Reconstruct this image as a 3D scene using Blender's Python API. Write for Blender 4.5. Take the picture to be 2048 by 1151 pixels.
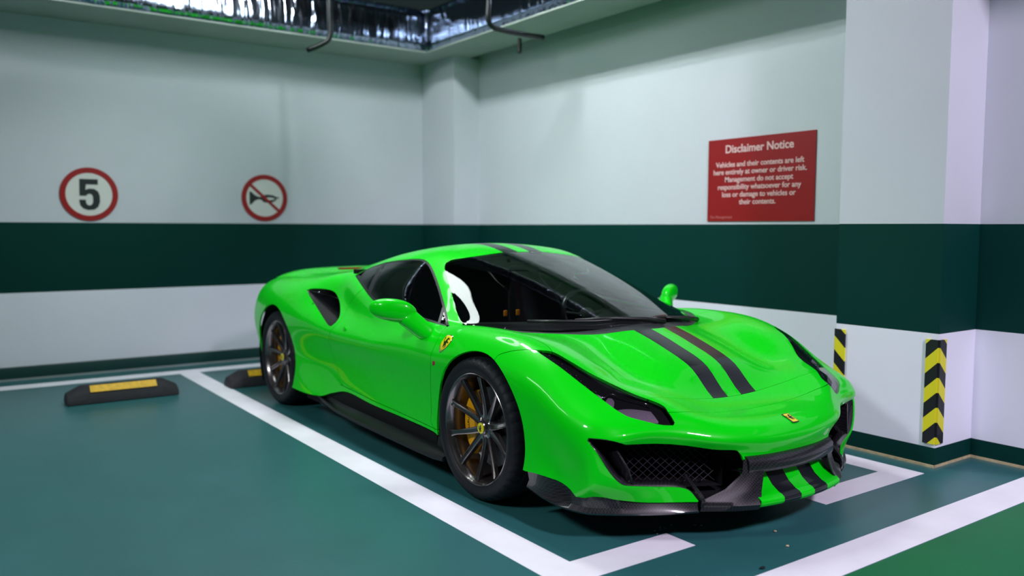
import bpy, bmesh, math, random
import numpy as np
from mathutils import Vector, Matrix
from mathutils.bvhtree import BVHTree
from mathutils.geometry import delaunay_2d_cdt
random.seed(7)
PI = math.pi
SC = bpy.context.scene
COL = SC.collection
for o in list(bpy.data.objects): bpy.data.objects.remove(o)

# ------------------------------------------------------------------ camera
CAM_P = (3.284216, -3.051716, 1.300776); YAW, PITCH, ROLL = .618050, .072650, .003574; FPX = 1667.12
def cam_axes():
    f = Vector((-math.cos(YAW)*math.cos(PITCH), math.sin(YAW)*math.cos(PITCH), -math.sin(PITCH)))
    r = f.cross(Vector((0,0,1))).normalized(); u = r.cross(f)
    c, s = math.cos(ROLL), math.sin(ROLL)
    return c*r+s*u, -s*r+c*u, f
_r,_u,_f = cam_axes()
cd = bpy.data.cameras.new('camera'); cam = bpy.data.objects.new('camera', cd); COL.objects.link(cam)
cam.matrix_world = Matrix(((_r.x,_u.x,-_f.x,CAM_P[0]),(_r.y,_u.y,-_f.y,CAM_P[1]),(_r.z,_u.z,-_f.z,CAM_P[2]),(0,0,0,1)))
cd.sensor_width = 36; cd.lens = FPX*36/2048; cd.clip_start = .05
cd.dof.use_dof = True; cd.dof.focus_distance = 3.9; cd.dof.aperture_fstop = 1.15
SC.camera = cam

# ------------------------------------------------------------------ world, lamps, exposure
W = bpy.data.worlds.new('dim_garage_air'); SC.world = W; W.use_nodes = True
W.node_tree.nodes['Background'].inputs[0].default_value = (.45,.74,.72,1)
W.node_tree.nodes['Background'].inputs[1].default_value = .03
def area(name, loc, target, size, power, color, shape='RECTANGLE', size_y=None):
    l = bpy.data.lights.new(name, 'AREA'); l.shape = shape; l.size = size
    if size_y: l.size_y = size_y
    l.energy = power; l.color = color
    o = bpy.data.objects.new(name, l); COL.objects.link(o); o.location = loc
    o.rotation_euler = (Vector(target)-Vector(loc)).to_track_quat('-Z','Y').to_euler()
    return o
sl = bpy.data.lights.new('spot_light','SPOT'); sl.energy = 1700; sl.color = (.94,.80,1); sl.spot_size = math.radians(58); sl.spot_blend = .7; sl.shadow_soft_size = .35
so = bpy.data.objects.new('spot_light',sl); COL.objects.link(so); so.location = (6.3,-.9,4.9); so.rotation_euler = (Vector((1.5,1.0,.6))-so.location).to_track_quat('-Z','Y').to_euler()
fill_spot = bpy.data.lights.new('spot_light','SPOT'); fill_spot.energy = 800; fill_spot.color = (.90,.97,1); fill_spot.spot_size = math.radians(62); fill_spot.spot_blend = .8; fill_spot.shadow_soft_size = .5  # added fill light, no lamp of the garage: brightens the car's near side
fill_spot_obj = bpy.data.objects.new('spot_light',fill_spot); COL.objects.link(fill_spot_obj); fill_spot_obj.location = (.6,-6.2,4.6); fill_spot_obj.rotation_euler = (Vector((-1.1,-1.3,.2))-fill_spot_obj.location).to_track_quat('-Z','Y').to_euler()
# ring-shaped ceiling lamp over the bay: its image lies in the windscreen, its light is cut by the soffit
RING = (-2.57,-.94,3.52)
def ring_lamp():
    V,F = [],[]; n = 64
    for i in range(n):
        a = 2*math.pi*i/n
        for r,z in ((.44,0),(.73,0),(.74,.05),(.43,.05)): V.append((r*math.cos(a),r*math.sin(a),z))
    for i in range(n):
        for j in range(4): j2 = (j+1)%4; i2 = (i+1)%n; F.append((i*4+j,i*4+j2,i2*4+j2,i2*4+j))
    me = bpy.data.meshes.new('ring_lamp'); me.from_pydata(V,[],F); me.update()
    m = bpy.data.materials.new('lamp_diffuser'); m.use_nodes = True; b = m.node_tree.nodes['Principled BSDF']
    b.inputs['Emission Color'].default_value = (.90,1,.98,1); b.inputs['Emission Strength'].default_value = 11
    me.materials.append(m); o = bpy.data.objects.new('ring_lamp',me); COL.objects.link(o); o.location = RING
    o['label'] = 'white ring-shaped ceiling lamp above the car, mirrored in its windscreen'; o['category'] = 'lamp'
ring_lamp()
def tube_lamp(x0,y0,x1,y1,z,label,power=40):
    p0,p1 = Vector((x0,y0,z)),Vector((x1,y1,z)); d = (p1-p0).normalized(); a = Vector((-d.y,d.x,0)); V,F = [],[]
    for p in (p0,p1):
        for k in range(12): t = 2*math.pi*k/12; V.append(tuple(p+a*math.cos(t)*.022+Vector((0,0,1))*math.sin(t)*.022))
    for k in range(12): F.append((k,(k+1)%12,12+(k+1)%12,12+k))
    F += [tuple(range(12)),tuple(range(12,24))]
    me = bpy.data.meshes.new('tube_lamp'); me.from_pydata(V,[],F); me.update()
    m = bpy.data.materials.new('tube_glow'); m.use_nodes = True; b = m.node_tree.nodes['Principled BSDF']
    b.inputs['Emission Color'].default_value = (.95,1,.98,1); b.inputs['Emission Strength'].default_value = power
    me.materials.append(m); o = bpy.data.objects.new('tube_lamp',me); COL.objects.link(o); o['label'] = label; o['category'] = 'lamp'; o['group'] = 'ceiling tube lamps'
for k in range(3): tube_lamp(-2.35,-.62+.16*k,-1.35,-.62+.16*k,4.3,'bright thin tube lamp high above the bay, '+('one nearest the camera','middle one','one nearest the right wall')[k]+' of three',228)
for k in range(2): tube_lamp(-3.0,-6.1+.3*k,-1.3,-5.5+.3*k,3.7,'thin white tube lamp over the empty bay at the left, '+('outer','inner')[k]+' one of the pair')
SC.view_settings.view_transform = 'Standard'; SC.view_settings.look = 'None'
SC.view_settings.gamma = 1; SC.view_settings.use_curve_mapping = False
SC.view_settings.exposure = 0.0
# ------------------------------------------------------------------ helpers
def mat(name, col, rough=.5, metal=0, coat=0, spec=.5, noise=None, bump=None, emis=None, alpha=1, ior=1.5, coat_rough=.03):
    m = bpy.data.materials.new(name); m.use_nodes = True; nt = m.node_tree; b = nt.nodes['Principled BSDF']
    b.inputs['Base Color'].default_value = (*col,1); b.inputs['Roughness'].default_value = rough
    b.inputs['Metallic'].default_value = metal; b.inputs['Coat Weight'].default_value = coat
    b.inputs['Coat Roughness'].default_value = coat_rough
    b.inputs['Specular IOR Level'].default_value = spec; b.inputs['IOR'].default_value = ior
    tc = nt.nodes.new('ShaderNodeTexCoord')
    if noise:                                     # (scale, amount) mottling of the paint itself
        n = nt.nodes.new('ShaderNodeTexNoise'); n.inputs['Scale'].default_value = noise[0]; n.inputs['Detail'].default_value = 4
        nt.links.new(tc.outputs['Object'], n.inputs['Vector'])
        mx = nt.nodes.new('ShaderNodeMix'); mx.data_type = 'RGBA'; mx.blend_type = 'MULTIPLY'
        mx.inputs[0].default_value = 1
        cr = nt.nodes.new('ShaderNodeValToRGB'); a = noise[1]
        cr.color_ramp.elements[0].color = (1-a,1-a,1-a,1); cr.color_ramp.elements[0].position = .3
        cr.color_ramp.elements[1].color = (1,1,1,1); cr.color_ramp.elements[1].position = .7
        nt.links.new(n.outputs['Fac'], cr.inputs[0]); mx.inputs[6].default_value = (*col,1)
        nt.links.new(cr.outputs[0], mx.inputs[7]); nt.links.new(mx.outputs[2], b.inputs['Base Color'])
    if bump:                                      # (scale, strength)
        n = nt.nodes.new('ShaderNodeTexNoise'); n.inputs['Scale'].default_value = bump[0]; n.inputs['Detail'].default_value = 3
        nt.links.new(tc.outputs['Object'], n.inputs['Vector'])
        bp = nt.nodes.new('ShaderNodeBump'); bp.inputs['Strength'].default_value = bump[1]; bp.inputs['Distance'].default_value = .01
        nt.links.new(n.outputs['Fac'], bp.inputs['Height']); nt.links.new(bp.outputs[0], b.inputs['Normal'])
    if emis: b.inputs['Emission Color'].default_value = (*emis[0],1); b.inputs['Emission Strength'].default_value = emis[1]
    return m
def link(name, me, m=None, parent=None, smooth=False):
    o = bpy.data.objects.new(name, me); COL.objects.link(o)
    if m:
        for k in (m if isinstance(m,(list,tuple)) else [m]): me.materials.append(k)
    if parent: o.parent = parent
    if smooth: me.polygons.foreach_set('use_smooth', [True]*len(me.polygons))
    return o
def pydata(name, v, f, m=None, parent=None, smooth=False):
    me = bpy.data.meshes.new(name); me.from_pydata([tuple(map(float,a)) for a in v], [], [list(map(int,a)) for a in f]); me.update()
    return link(name, me, m, parent, smooth)
def frombm(name, bm, m=None, parent=None, smooth=False):
    me = bpy.data.meshes.new(name); bm.to_mesh(me); bm.free(); return link(name, me, m, parent, smooth)
def bx(bm, x0,x1,y0,y1,z0,z1):
    v = [bm.verts.new(p) for p in ((x0,y0,z0),(x1,y0,z0),(x1,y1,z0),(x0,y1,z0),(x0,y0,z1),(x1,y0,z1),(x1,y1,z1),(x0,y1,z1))]
    for q in ((0,3,2,1),(4,5,6,7),(0,1,5,4),(1,2,6,5),(2,3,7,6),(3,0,4,7)): bm.faces.new([v[i] for i in q])
def box(name, x0,x1,y0,y1,z0,z1, m, parent=None, bev=0, seg=2):
    bm = bmesh.new(); bx(bm,x0,x1,y0,y1,z0,z1)
    if bev: bmesh.ops.bevel(bm, geom=bm.edges[:], offset=bev, segments=seg, affect='EDGES', profile=.5)
    return frombm(name,bm,m,parent,bool(bev))
def tube(bm, pts, r, n=8, cap=True, radii=None):
    pts = [Vector(p) for p in pts]; rings = []
    up = Vector((0,0,1)); prev = None
    for i,p in enumerate(pts):
        t = (pts[min(i+1,len(pts)-1)]-pts[max(i-1,0)]).normalized()
        a = prev if prev is not None else (up if abs(t.z)<.95 else Vector((1,0,0)))
        a = (a - t*a.dot(t)).normalized(); prev = a; b = t.cross(a)
        rr = radii[i] if radii else r
        rings.append([bm.verts.new(p+a*math.cos(2*PI*k/n)*rr+b*math.sin(2*PI*k/n)*rr) for k in range(n)])
    for A,B in zip(rings,rings[1:]):
        for k in range(n): bm.faces.new((A[k],A[(k+1)%n],B[(k+1)%n],B[k]))
    if cap: bm.faces.new(rings[0][::-1]); bm.faces.new(rings[-1])
def thing(name, label, cat, loc=(0,0,0), group=None):
    o = bpy.data.objects.new(name, None); COL.objects.link(o); o.location = loc; o.empty_display_size = .2
    return tag(o,label,cat,group)
def tag(o, label=None, cat=None, group=None, kind=None):
    if label: o['label'] = label
    if cat: o['category'] = cat
    if group: o['group'] = group
    if kind: o['kind'] = kind
    return o
def sharpen(o, ang=35):
    me = o.data; bm = bmesh.new(); bm.from_mesh(me)
    for e in bm.edges:
        e.smooth = len(e.link_faces)==2 and e.calc_face_angle(0) < math.radians(ang)
    for f in bm.faces: f.smooth = True
    bm.to_mesh(me); bm.free(); return o
# ------------------------------------------------------------------ the garage
M_white = mat('wall_paint_white',(.70,.73,.76),.55,noise=(1.5,.06))
M_teal = mat('wall_paint_teal',(.003,.045,.042),.5)
def wall_mat():                                    # colour bands at fixed heights: teal skirting, brighter white, teal stripe, duller white
    m = mat('banded_wall_paint',(.7,.73,.76),.65,spec=.12); nt = m.node_tree; b = nt.nodes['Principled BSDF']
    g = nt.nodes.new('ShaderNodeNewGeometry'); s = nt.nodes.new('ShaderNodeSeparateXYZ'); nt.links.new(g.outputs['Position'],s.inputs[0])
    mr = nt.nodes.new('ShaderNodeMapRange'); mr.inputs[1].default_value = 0; mr.inputs[2].default_value = 4; nt.links.new(s.outputs['Z'],mr.inputs[0])
    cr = nt.nodes.new('ShaderNodeValToRGB'); cr.color_ramp.interpolation = 'CONSTANT'; e = cr.color_ramp.elements
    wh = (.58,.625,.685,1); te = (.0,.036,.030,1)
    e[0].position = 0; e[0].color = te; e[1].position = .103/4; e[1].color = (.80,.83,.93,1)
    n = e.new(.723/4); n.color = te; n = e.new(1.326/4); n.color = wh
    nt.links.new(mr.outputs[0],cr.inputs[0])
    no = nt.nodes.new('ShaderNodeTexNoise'); no.inputs['Scale'].default_value = 2.2; no.inputs['Detail'].default_value = 5
    nt.links.new(g.outputs['Position'],no.inputs['Vector'])
    c2 = nt.nodes.new('ShaderNodeValToRGB'); c2.color_ramp.elements[0].color = (.93,.93,.93,1); c2.color_ramp.elements[1].color = (1,1,1,1)
    nt.links.new(no.outputs['Fac'],c2.inputs[0])
    mx = nt.nodes.new('ShaderNodeMix'); mx.data_type = 'RGBA'; mx.blend_type = 'MULTIPLY'; mx.inputs[0].default_value = 1
    nt.links.new(cr.outputs[0],mx.inputs[6]); nt.links.new(c2.outputs[0],mx.inputs[7]); nt.links.new(mx.outputs[2],b.inputs['Base Color'])
    return m
M_wall = wall_mat()
def floor_paint(name,col,rough,bs=.03):
    return mat(name,col,rough,noise=(3,.12),bump=(60,bs),spec=.35)
M_floor = floor_paint('floor_epoxy_teal',(.028,.135,.142),.34)
M_green = floor_paint('floor_epoxy_green',(.0,.15,.045),.5)
M_line = floor_paint('floor_line_white',(.90,.90,.98),.4)
M_wood = mat('raw_board_edge',(.62,.52,.30),.7,noise=(30,.3))
def st(o): o['kind'] = 'structure'; return o
fl = st(box('floor',-6.2,1.527,-7,5,-.2,0,M_floor))
st(box('floor',1.527,8,-7,5,-.2,.0,M_green))
st(box('wall_rear',-5.1,-4.83,-7,3.2,0,3.47,M_wall))
st(box('wall_right',-4.83,5,1.81,2.1,0,3.47,M_wall))
st(box('wall_rear_pillar',-4.83,-4.16,1.5,1.81,0,3.05,M_wall))
pil = st(box('wall_right_pillar',.36,.98,1.415,1.81,0,3.47,M_wall))
# skirting boards standing on raw edges
st(box('baseboard_rear',-4.83,-4.80,-7,1.5,.004,.105,M_teal,bev=.003))
st(box('trim_1',-4.80,-4.775,-7,1.5,0,.012,mat('grey_floor_seam',(.30,.34,.36),.6)))
for k,(a,b_,c,d) in enumerate([(.355,.985,1.41,1.4145),(.9805,.985,1.4145,1.805),(.985,5,1.805,1.8095)]):
    st(box('trim_%d'%(k+2),a,b_,c-.004,d,.0,.014,M_wood))
# lines of the bay, painted 1 mm proud of the floor
def flat(name,x0,x1,y0,y1,m,z=.0012,kind='structure'):
    o = box(name,x0,x1,y0,y1,-.001,z,m); o['kind'] = kind; return o
def poly_flat(name,pts,m,z=.0012):
    bm = bmesh.new(); vs = [bm.verts.new((x,y,z)) for x,y in pts]; f = bm.faces.new(vs)
    r = bmesh.ops.extrude_face_region(bm,geom=[f]); bmesh.ops.translate(bm,vec=(0,0,-.0015),verts=[v for v in r['geom'] if isinstance(v,bmesh.types.BMVert)])
    bmesh.ops.recalc_face_normals(bm,faces=bm.faces[:]); o = frombm(name,bm,m); o['kind'] = 'structure'; return o
poly_flat('trim_6',[(-4.53,-7),(-4.35,-7),(-4.35,1.5),(-4.53,1.5)],M_line)
poly_flat('trim_7',[(-4.35,-1.218),(-4.35,-1.052),(.835,-1.03),(.835,-.498),(1.0,-.498),(1.0,-1.20)],M_line)
poly_flat('trim_8',[(-4.35,1.10),(-4.35,1.27),(1.005,1.27),(1.005,.393),(.845,.393),(.845,1.10)],M_line)
poly_flat('trim_9',[(1.338,-7),(1.523,-7),(1.523,1.805),(1.338,1.805)],M_line)
# soffit, open coffer lined with foil duct, black void above
M_soff = mat('soffit_plaster',(.36,.42,.39),.6,noise=(2,.15))
st(box('ceiling',-4.83,-4.20,-7,1.69,3.05,3.065,M_soff))
st(box('ceiling',-4.20,5,1.20,1.69,3.05,3.065,M_soff))
M_void = mat('black_ceiling',(.006,.008,.012),.9)
st(box('ceiling',-6.2,9,-7,5,7.2,7.3,M_void))
# ------------------------------------------------------------------ car body surface (right half, Y = distance from the centre line)
# rows run nose to tail along the features of the body; key = u: (y,z) with x = u, or u: (x,y,z)
ROWS = [
 # r0 centre line
 {-3.37:(0,.86),-3.2:(0,.93),-3.0:(0,.945),-2.65:(0,.98),-2.2:(0,1.06),-1.8:(0,1.143),-1.5:(0,1.183),-1.2:(0,1.198),-1.0:(0,1.178),-.89:(0,1.153),-.6:(0,1.075),-.3:(0,.987),0:(0,.885),.15:(0,.832),.2:(0,.815),.26:(0,.796),.36:(0,.767),.48:(0,.725),.6:(0,.68),.66:(0,.645),.71:(0,.585),.765:(0,.53),.83:(0,.505),.9:(0,.495),.98:(0,.496),1.05:(1.06,0,.487),1.10:(1.112,0,.462),1.13:(1.134,0,.432),1.16:(1.128,0,.398),1.2:(1.108,0,.35),1.3:(1.15,0,.27),1.4:(1.17,0,.186)},
 # r1
 {-3.37:(.18,.86),-3.2:(.18,.93),-3.0:(.18,.944),-2.65:(.18,.978),-2.2:(.18,1.055),-1.8:(.18,1.137),-1.5:(.18,1.177),-1.2:(.18,1.192),-1.0:(.18,1.172),-.89:(.18,1.145),-.6:(.18,1.065),-.3:(.18,.974),0:(.18,.872),.15:(.18,.815),.2:(.18,.8),.26:(.18,.785),.36:(.18,.758),.48:(.18,.718),.6:(.18,.672),.66:(.18,.64),.71:(.18,.59),.765:(.18,.54),.83:(.18,.512),.9:(.18,.5),.98:(.18,.497),1.05:(1.05,.18,.487),1.10:(1.10,.172,.462),1.13:(1.122,.17,.432),1.16:(1.116,.17,.40),1.2:(1.098,.17,.355),1.3:(1.14,.17,.27),1.4:(1.158,.16,.186)},
 # r2
 {-3.37:(.36,.86),-3.2:(.36,.925),-3.0:(.36,.938),-2.65:(.36,.965),-2.2:(.36,1.03),-1.8:(.36,1.11),-1.5:(.36,1.155),-1.2:(.36,1.175),-1.0:(.36,1.155),-.92:(.36,1.135),-.6:(.36,1.04),-.3:(.36,.938),-.1:(.36,.868),.05:(.355,.81),.12:(.35,.79),.2:(.345,.765),.36:(.34,.722),.48:(.34,.685),.6:(.34,.64),.68:(.34,.605),.75:(.34,.567),.83:(.34,.535),.9:(.33,.515),.98:(.33,.503),1.05:(1.03,.33,.487),1.10:(1.068,.33,.460),1.13:(1.086,.33,.435),1.16:(1.08,.325,.41),1.2:(1.06,.32,.37),1.3:(1.10,.32,.27),1.4:(1.12,.30,.186)},
 # r3 roof rail, A pillar, hood side
 {-3.37:(.5,.86),-3.2:(.5,.92),-3.0:(.5,.93),-2.65:(.5,.945),-2.2:(.52,.995),-1.9:(.535,1.045),-1.6:(.53,1.102),-1.4:(.525,1.125),-1.2:(.52,1.135),-1.0:(.525,1.115),-.9:(.56,1.075),-.75:(.625,1.0),-.55:(.705,.90),-.42:(.75,.83),-.33:(.765,.80),-.2:(.70,.79),-.05:(.58,.786),.1:(.48,.775),.2:(.45,.752),.36:(.44,.70),.48:(.43,.652),.6:(.43,.612),.7:(.435,.595),.8:(.44,.572),.9:(.44,.535),.98:(.97,.43,.51),1.05:(1.0,.43,.487),1.10:(1.024,.437,.462),1.13:(1.038,.44,.440),1.16:(1.032,.435,.418),1.2:(1.01,.43,.39),1.3:(1.045,.42,.28),1.4:(1.07,.42,.187)},
 # r4 middle of side glass, inner fender
 {-3.37:(.62,.85),-3.2:(.64,.905),-3.0:(.64,.918),-2.65:(.64,.925),-2.2:(.63,.96),-1.9:(.625,1.01),-1.6:(.64,1.04),-1.4:(.655,1.035),-1.2:(.665,1.02),-1.0:(.68,.99),-.9:(.69,.965),-.75:(.72,.915),-.55:(.775,.845),-.42:(.795,.80),-.33:(.79,.795),-.2:(.755,.795),-.05:(.69,.785),.1:(.64,.78),.2:(.62,.778),.36:(.61,.742),.48:(.61,.70),.6:(.61,.647),.7:(.605,.617),.8:(.60,.59),.9:(.87,.575,.553),.98:(.905,.565,.525),1.05:(.93,.555,.50),1.10:(.950,.553,.480),1.13:(.963,.55,.462),1.16:(.958,.548,.437),1.2:(.94,.545,.405),1.3:(.98,.535,.285),1.4:(.995,.53,.187)},
 # r5 belt line, crown of the fender
 {-3.37:(.72,.82),-3.2:(.755,.885),-3.0:(.775,.91),-2.65:(.79,.928),-2.4:(.785,.938),-2.2:(.76,.955),-2.0:(.725,.985),-1.8:(.74,.985),-1.6:(.79,.935),-1.36:(.822,.885),-1.0:(.838,.835),-.6:(.845,.80),-.42:(.835,.795),-.33:(.825,.803),-.2:(.80,.812),-.05:(.785,.815),.1:(.78,.812),.2:(.78,.803),.36:(.775,.768),.48:(.77,.725),.6:(.765,.655),.7:(.76,.597),.8:(.79,.75,.55),.9:(.84,.735,.525),.98:(.868,.72,.511),1.05:(.888,.705,.496),1.13:(.911,.69,.474),1.16:(.908,.687,.452),1.2:(.893,.68,.425),1.3:(.927,.665,.285),1.4:(.917,.66,.187)},
 # r6 shoulder
 {-3.37:(.79,.78),-3.2:(.85,.83),-3.0:(.88,.855),-2.65:(.90,.87),-2.4:(.885,.885),-2.2:(.85,.91),-2.0:(.80,.94),-1.8:(.79,.905),-1.6:(.825,.855),-1.36:(.852,.81),-1.15:(.872,.768),-1.0:(.882,.745),-.6:(.885,.748),-.42:(.88,.765),-.33:(.88,.78),-.2:(.875,.79),-.05:(.862,.795),.1:(.858,.793),.2:(.855,.785),.36:(.855,.745),.48:(.853,.695),.6:(.848,.625),.7:(.69,.842,.578),.8:(.77,.836,.543),.9:(.818,.826,.522),.98:(.845,.815,.506),1.05:(.866,.802,.489),1.13:(.886,.79,.467),1.16:(.886,.788,.450),1.2:(.875,.78,.43),1.3:(.893,.76,.285),1.4:(.86,.745,.187)},
 # r7 channel behind the door, upper fender side
 {-3.37:(.82,.72),-3.2:(.90,.75),-3.0:(.935,.77),-2.65:(.955,.79),-2.4:(.945,.80),-2.2:(.915,.82),-2.0:(.86,.82),-1.8:(.83,.79),-1.6:(.85,.76),-1.36:(.875,.738),-1.15:(.895,.708),-1.0:(.908,.695),-.6:(.922,.70),-.42:(.918,.715),-.33:(.915,.725),-.2:(.915,.74),-.05:(.91,.745),.1:(.908,.74),.2:(.907,.73),.36:(.905,.70),.48:(.90,.655),.6:(.59,.897,.60),.7:(.67,.893,.562),.8:(.75,.885,.53),.9:(.795,.876,.51),.98:(.82,.866,.492),1.05:(.840,.857,.475),1.13:(.856,.847,.452),1.2:(.861,.84,.42),1.3:(.865,.82,.285),1.4:(.82,.80,.187)},
 # r8 crease
 {-3.37:(.84,.64),-3.2:(.925,.65),-3.0:(.96,.66),-2.65:(.983,.67),-2.4:(.983,.68),-2.2:(.978,.69),-2.0:(.965,.69),-1.8:(.95,.655),-1.6:(.943,.632),-1.36:(.94,.622),-1.0:(.94,.624),-.6:(.945,.632),-.42:(.948,.637),-.33:(.95,.642),-.2:(.95,.66),-.05:(.948,.672),.1:(.945,.672),.2:(.943,.665),.36:(.938,.635),.48:(.47,.93,.60),.6:(.575,.926,.56),.7:(.65,.922,.535),.8:(.72,.916,.505),.9:(.765,.908,.485),.98:(.79,.901,.465),1.05:(.81,.894,.447),1.13:(.824,.887,.425),1.2:(.829,.883,.395),1.3:(.83,.869,.285),1.4:(.775,.852,.187)},
 # r9
 {-3.37:(.83,.52),-3.2:(.92,.52),-3.0:(.96,.53),-2.65:(.98,.55),-2.4:(.975,.56),-2.2:(.965,.54),-2.0:(.945,.525),-1.8:(.925,.52),-1.6:(.917,.52),-1.36:(.915,.52),-1.0:(.92,.515),-.6:(.93,.51),-.33:(.94,.52),-.05:(.95,.55),.1:(.95,.55),.2:(.948,.545),.36:(.942,.53),.48:(.465,.932,.505),.6:(.54,.933,.48),.7:(.60,.932,.455),.8:(.66,.929,.43),.9:(.705,.925,.41),.98:(.732,.921,.392),1.05:(.752,.917,.375),1.13:(.768,.913,.36),1.2:(.775,.910,.34),1.3:(.78,.902,.26),1.4:(.73,.892,.187)},
 # r10
 {-3.37:(.82,.40),-3.0:(.945,.40),-2.65:(.965,.42),-2.2:(.955,.40),-2.0:(.93,.385),-1.8:(.91,.38),-1.36:(.905,.38),-1.0:(.912,.38),-.6:(.922,.38),-.33:(.932,.385),.1:(.945,.41),.36:(.94,.41),.48:(.46,.93,.39),.6:(.51,.924,.37),.8:(.575,.915,.335),1.05:(.605,.912,.305),1.2:(.618,.908,.27),1.3:(.625,.912,.225),1.4:(.62,.922,.187)},
 # r11
 {-3.37:(.81,.30),-3.0:(.93,.30),-2.65:(.955,.30),-2.2:(.965,.28),-2.0:(.955,.27),-1.8:(.93,.275),-1.36:(.915,.28),-1.0:(.92,.28),-.6:(.93,.28),-.33:(.94,.28),.1:(.945,.29),.36:(.938,.29),.48:(.455,.930,.28),.6:(.50,.930,.265),.8:(.545,.928,.242),1.05:(.565,.928,.228),1.2:(.57,.93,.215),1.4:(.555,.935,.187)},
 # r12 sill edge
 {-3.37:(.80,.22),-3.0:(.92,.20),-2.65:(.95,.19),-2.2:(.975,.185),-2.0:(.97,.185),-1.8:(.945,.20),-1.6:(.935,.225),-1.36:(.93,.235),-1.0:(.93,.235),-.6:(.935,.228),-.33:(.94,.22),.1:(.94,.2),.30:(.935,.19),.36:(.938,.19),.48:(.455,.942,.187),.6:(.48,.944,.187),.8:(.50,.942,.187),1.05:(.51,.94,.187),1.4:(.48,.94,.187)},
]
def pchip(xk, yk, xq):
    xk = np.asarray(xk,float); yk = np.asarray(yk,float); h = np.diff(xk); d = np.diff(yk)/h
    n = len(xk); m = np.zeros(n)
    for i in range(1,n-1):
        # blend of monotone and finite-difference slopes keeps curves round without overshoot
        fd = (d[i-1]*h[i]+d[i]*h[i-1])/(h[i-1]+h[i])
        if d[i-1]*d[i] > 0:
            lim = 3*min(abs(d[i-1]),abs(d[i])); m[i] = math.copysign(min(abs(fd),lim),fd)
        else: m[i] = fd*.35
    m[0] = d[0]; m[-1] = d[-1]
    k = np.clip(np.searchsorted(xk,xq)-1,0,n-2); t = (xq-xk[k])/h[k]
    return ((2*t**3-3*t**2+1)*yk[k]+(t**3-2*t**2+t)*h[k]*m[k]+(-2*t**3+3*t**2)*yk[k+1]+(t**3-t**2)*h[k]*m[k+1])
NU, KV = 260, 8
UQ = np.concatenate([np.linspace(-3.37,.45,190,endpoint=False), np.linspace(.45,1.4,NU-190)])
RR = []
for row in ROWS:
    us = sorted(row); P = np.array([row[u] if len(row[u])==3 else (u,)+tuple(row[u]) for u in us],float)
    RR.append(np.stack([pchip(us,P[:,c],UQ) for c in range(3)],1))
RR = np.array(RR)                                  # rows, NU, 3
def section(P):                                    # natural cubic through the rows of one section, mirrored at the centre
    M = np.vstack([(P[2]*[1,-1,1]),(P[1]*[1,-1,1]),P]); n = len(M)
    t = np.concatenate([[0],np.cumsum(np.linalg.norm(np.diff(M,axis=0),axis=1)**.75+1e-4)]); h = np.diff(t)
    A = np.eye(n); B = np.zeros((n,3))
    for i in range(1,n-1):
        A[i,i-1] = h[i-1]; A[i,i] = 2*(h[i-1]+h[i]); A[i,i+1] = h[i]
        B[i] = 6*((M[i+1]-M[i])/h[i]-(M[i]-M[i-1])/h[i-1])
    S = np.linalg.solve(A,B); out = []
    for i in range(2,n-1):
        for q in range(KV):
            s = h[i]*q/KV; a = h[i]-s
            out.append((S[i]*a**3+S[i+1]*s**3)/(6*h[i])+(M[i]/h[i]-S[i]*h[i]/6)*a+(M[i+1]/h[i]-S[i+1]*h[i]/6)*s)
    out.append(M[-1]); return np.array(out)
G = np.array([section(RR[:,i]) for i in range(NU)])   # NU, NV, 3
NV = G.shape[1]
def smooth(G, ax, s, n=1):
    w = np.exp(-.5*(np.arange(-3,4)/s)**2); w /= w.sum()
    for _ in range(n):
        pad = [(0,0)]*3; pad[ax] = (3,3)
        if ax==1:   # mirrored at the centre line, odd reflection at the sill
            L = G[:,3:0:-1]*[1,-1,1]; R = 2*G[:,-1:]-G[:,-2:-5:-1]; E = np.concatenate([L,G,R],1)
            G = sum(w[k]*E[:,k:k+G.shape[1]] for k in range(7))
        else:
            L = 2*G[:1]-G[3:0:-1]; R = 2*G[-1:]-G[-2:-5:-1]; E = np.concatenate([L,G,R],0)
            G = sum(w[k]*E[k:k+G.shape[0]] for k in range(7))
    return G
Gs = smooth(G,0,1.3,2); Gf = smooth(G,0,.8,1); _w = np.clip((UQ-1.0)/.06,0,1)[:,None,None]
G = smooth(Gs*(1-_w)+Gf*_w,1,1.5,2)
dU = np.gradient(G,axis=0); dV = np.gradient(G,axis=1)
dV[:,0] = [0,1,0]; N3 = np.cross(dU,dV); N3 /= np.linalg.norm(N3,axis=2,keepdims=True)+1e-12
if N3[100,5,2] < 0: N3 = -N3
N3[:,0,1] = 0
def ev(u,v,A=None):                                # smooth (bicubic) lookup of the surface point or normal at fractional grid coordinates
    A = G if A is None else A
    u = np.clip(np.asarray(u,float),0,NU-1.000001); v = np.clip(np.asarray(v,float),0,NV-1.000001)
    i = u.astype(int); j = v.astype(int); a = u-i; b = v-j
    def w(t): return (-.5*t**3+t**2-.5*t, 1.5*t**3-2.5*t**2+1, -1.5*t**3+2*t**2+.5*t, .5*t**3-.5*t**2)
    wa, wb = w(a), w(b); out = 0
    for p in range(4):
        ii = np.clip(i+p-1,0,NU-1)
        for q in range(4):
            jj = j+q-1; P = A[ii,np.clip(np.abs(jj),0,NV-1)]
            sg = np.where(jj<0,-1.,1.)[...,None]*[0,1,0]+[1,0,1]
            out = out+P*sg*(wa[p]*wb[q])[...,None]
    return out
_V = [Vector(p) for p in G.reshape(-1,3)]
_F = []
for i in range(NU-1):
    for j in range(NV-1):
        a = i*NV+j; _F.append((a,a+NV,a+NV+1)); _F.append((a,a+NV+1,a+1))
BV = BVHTree.FromPolygons(_V,_F)
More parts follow.
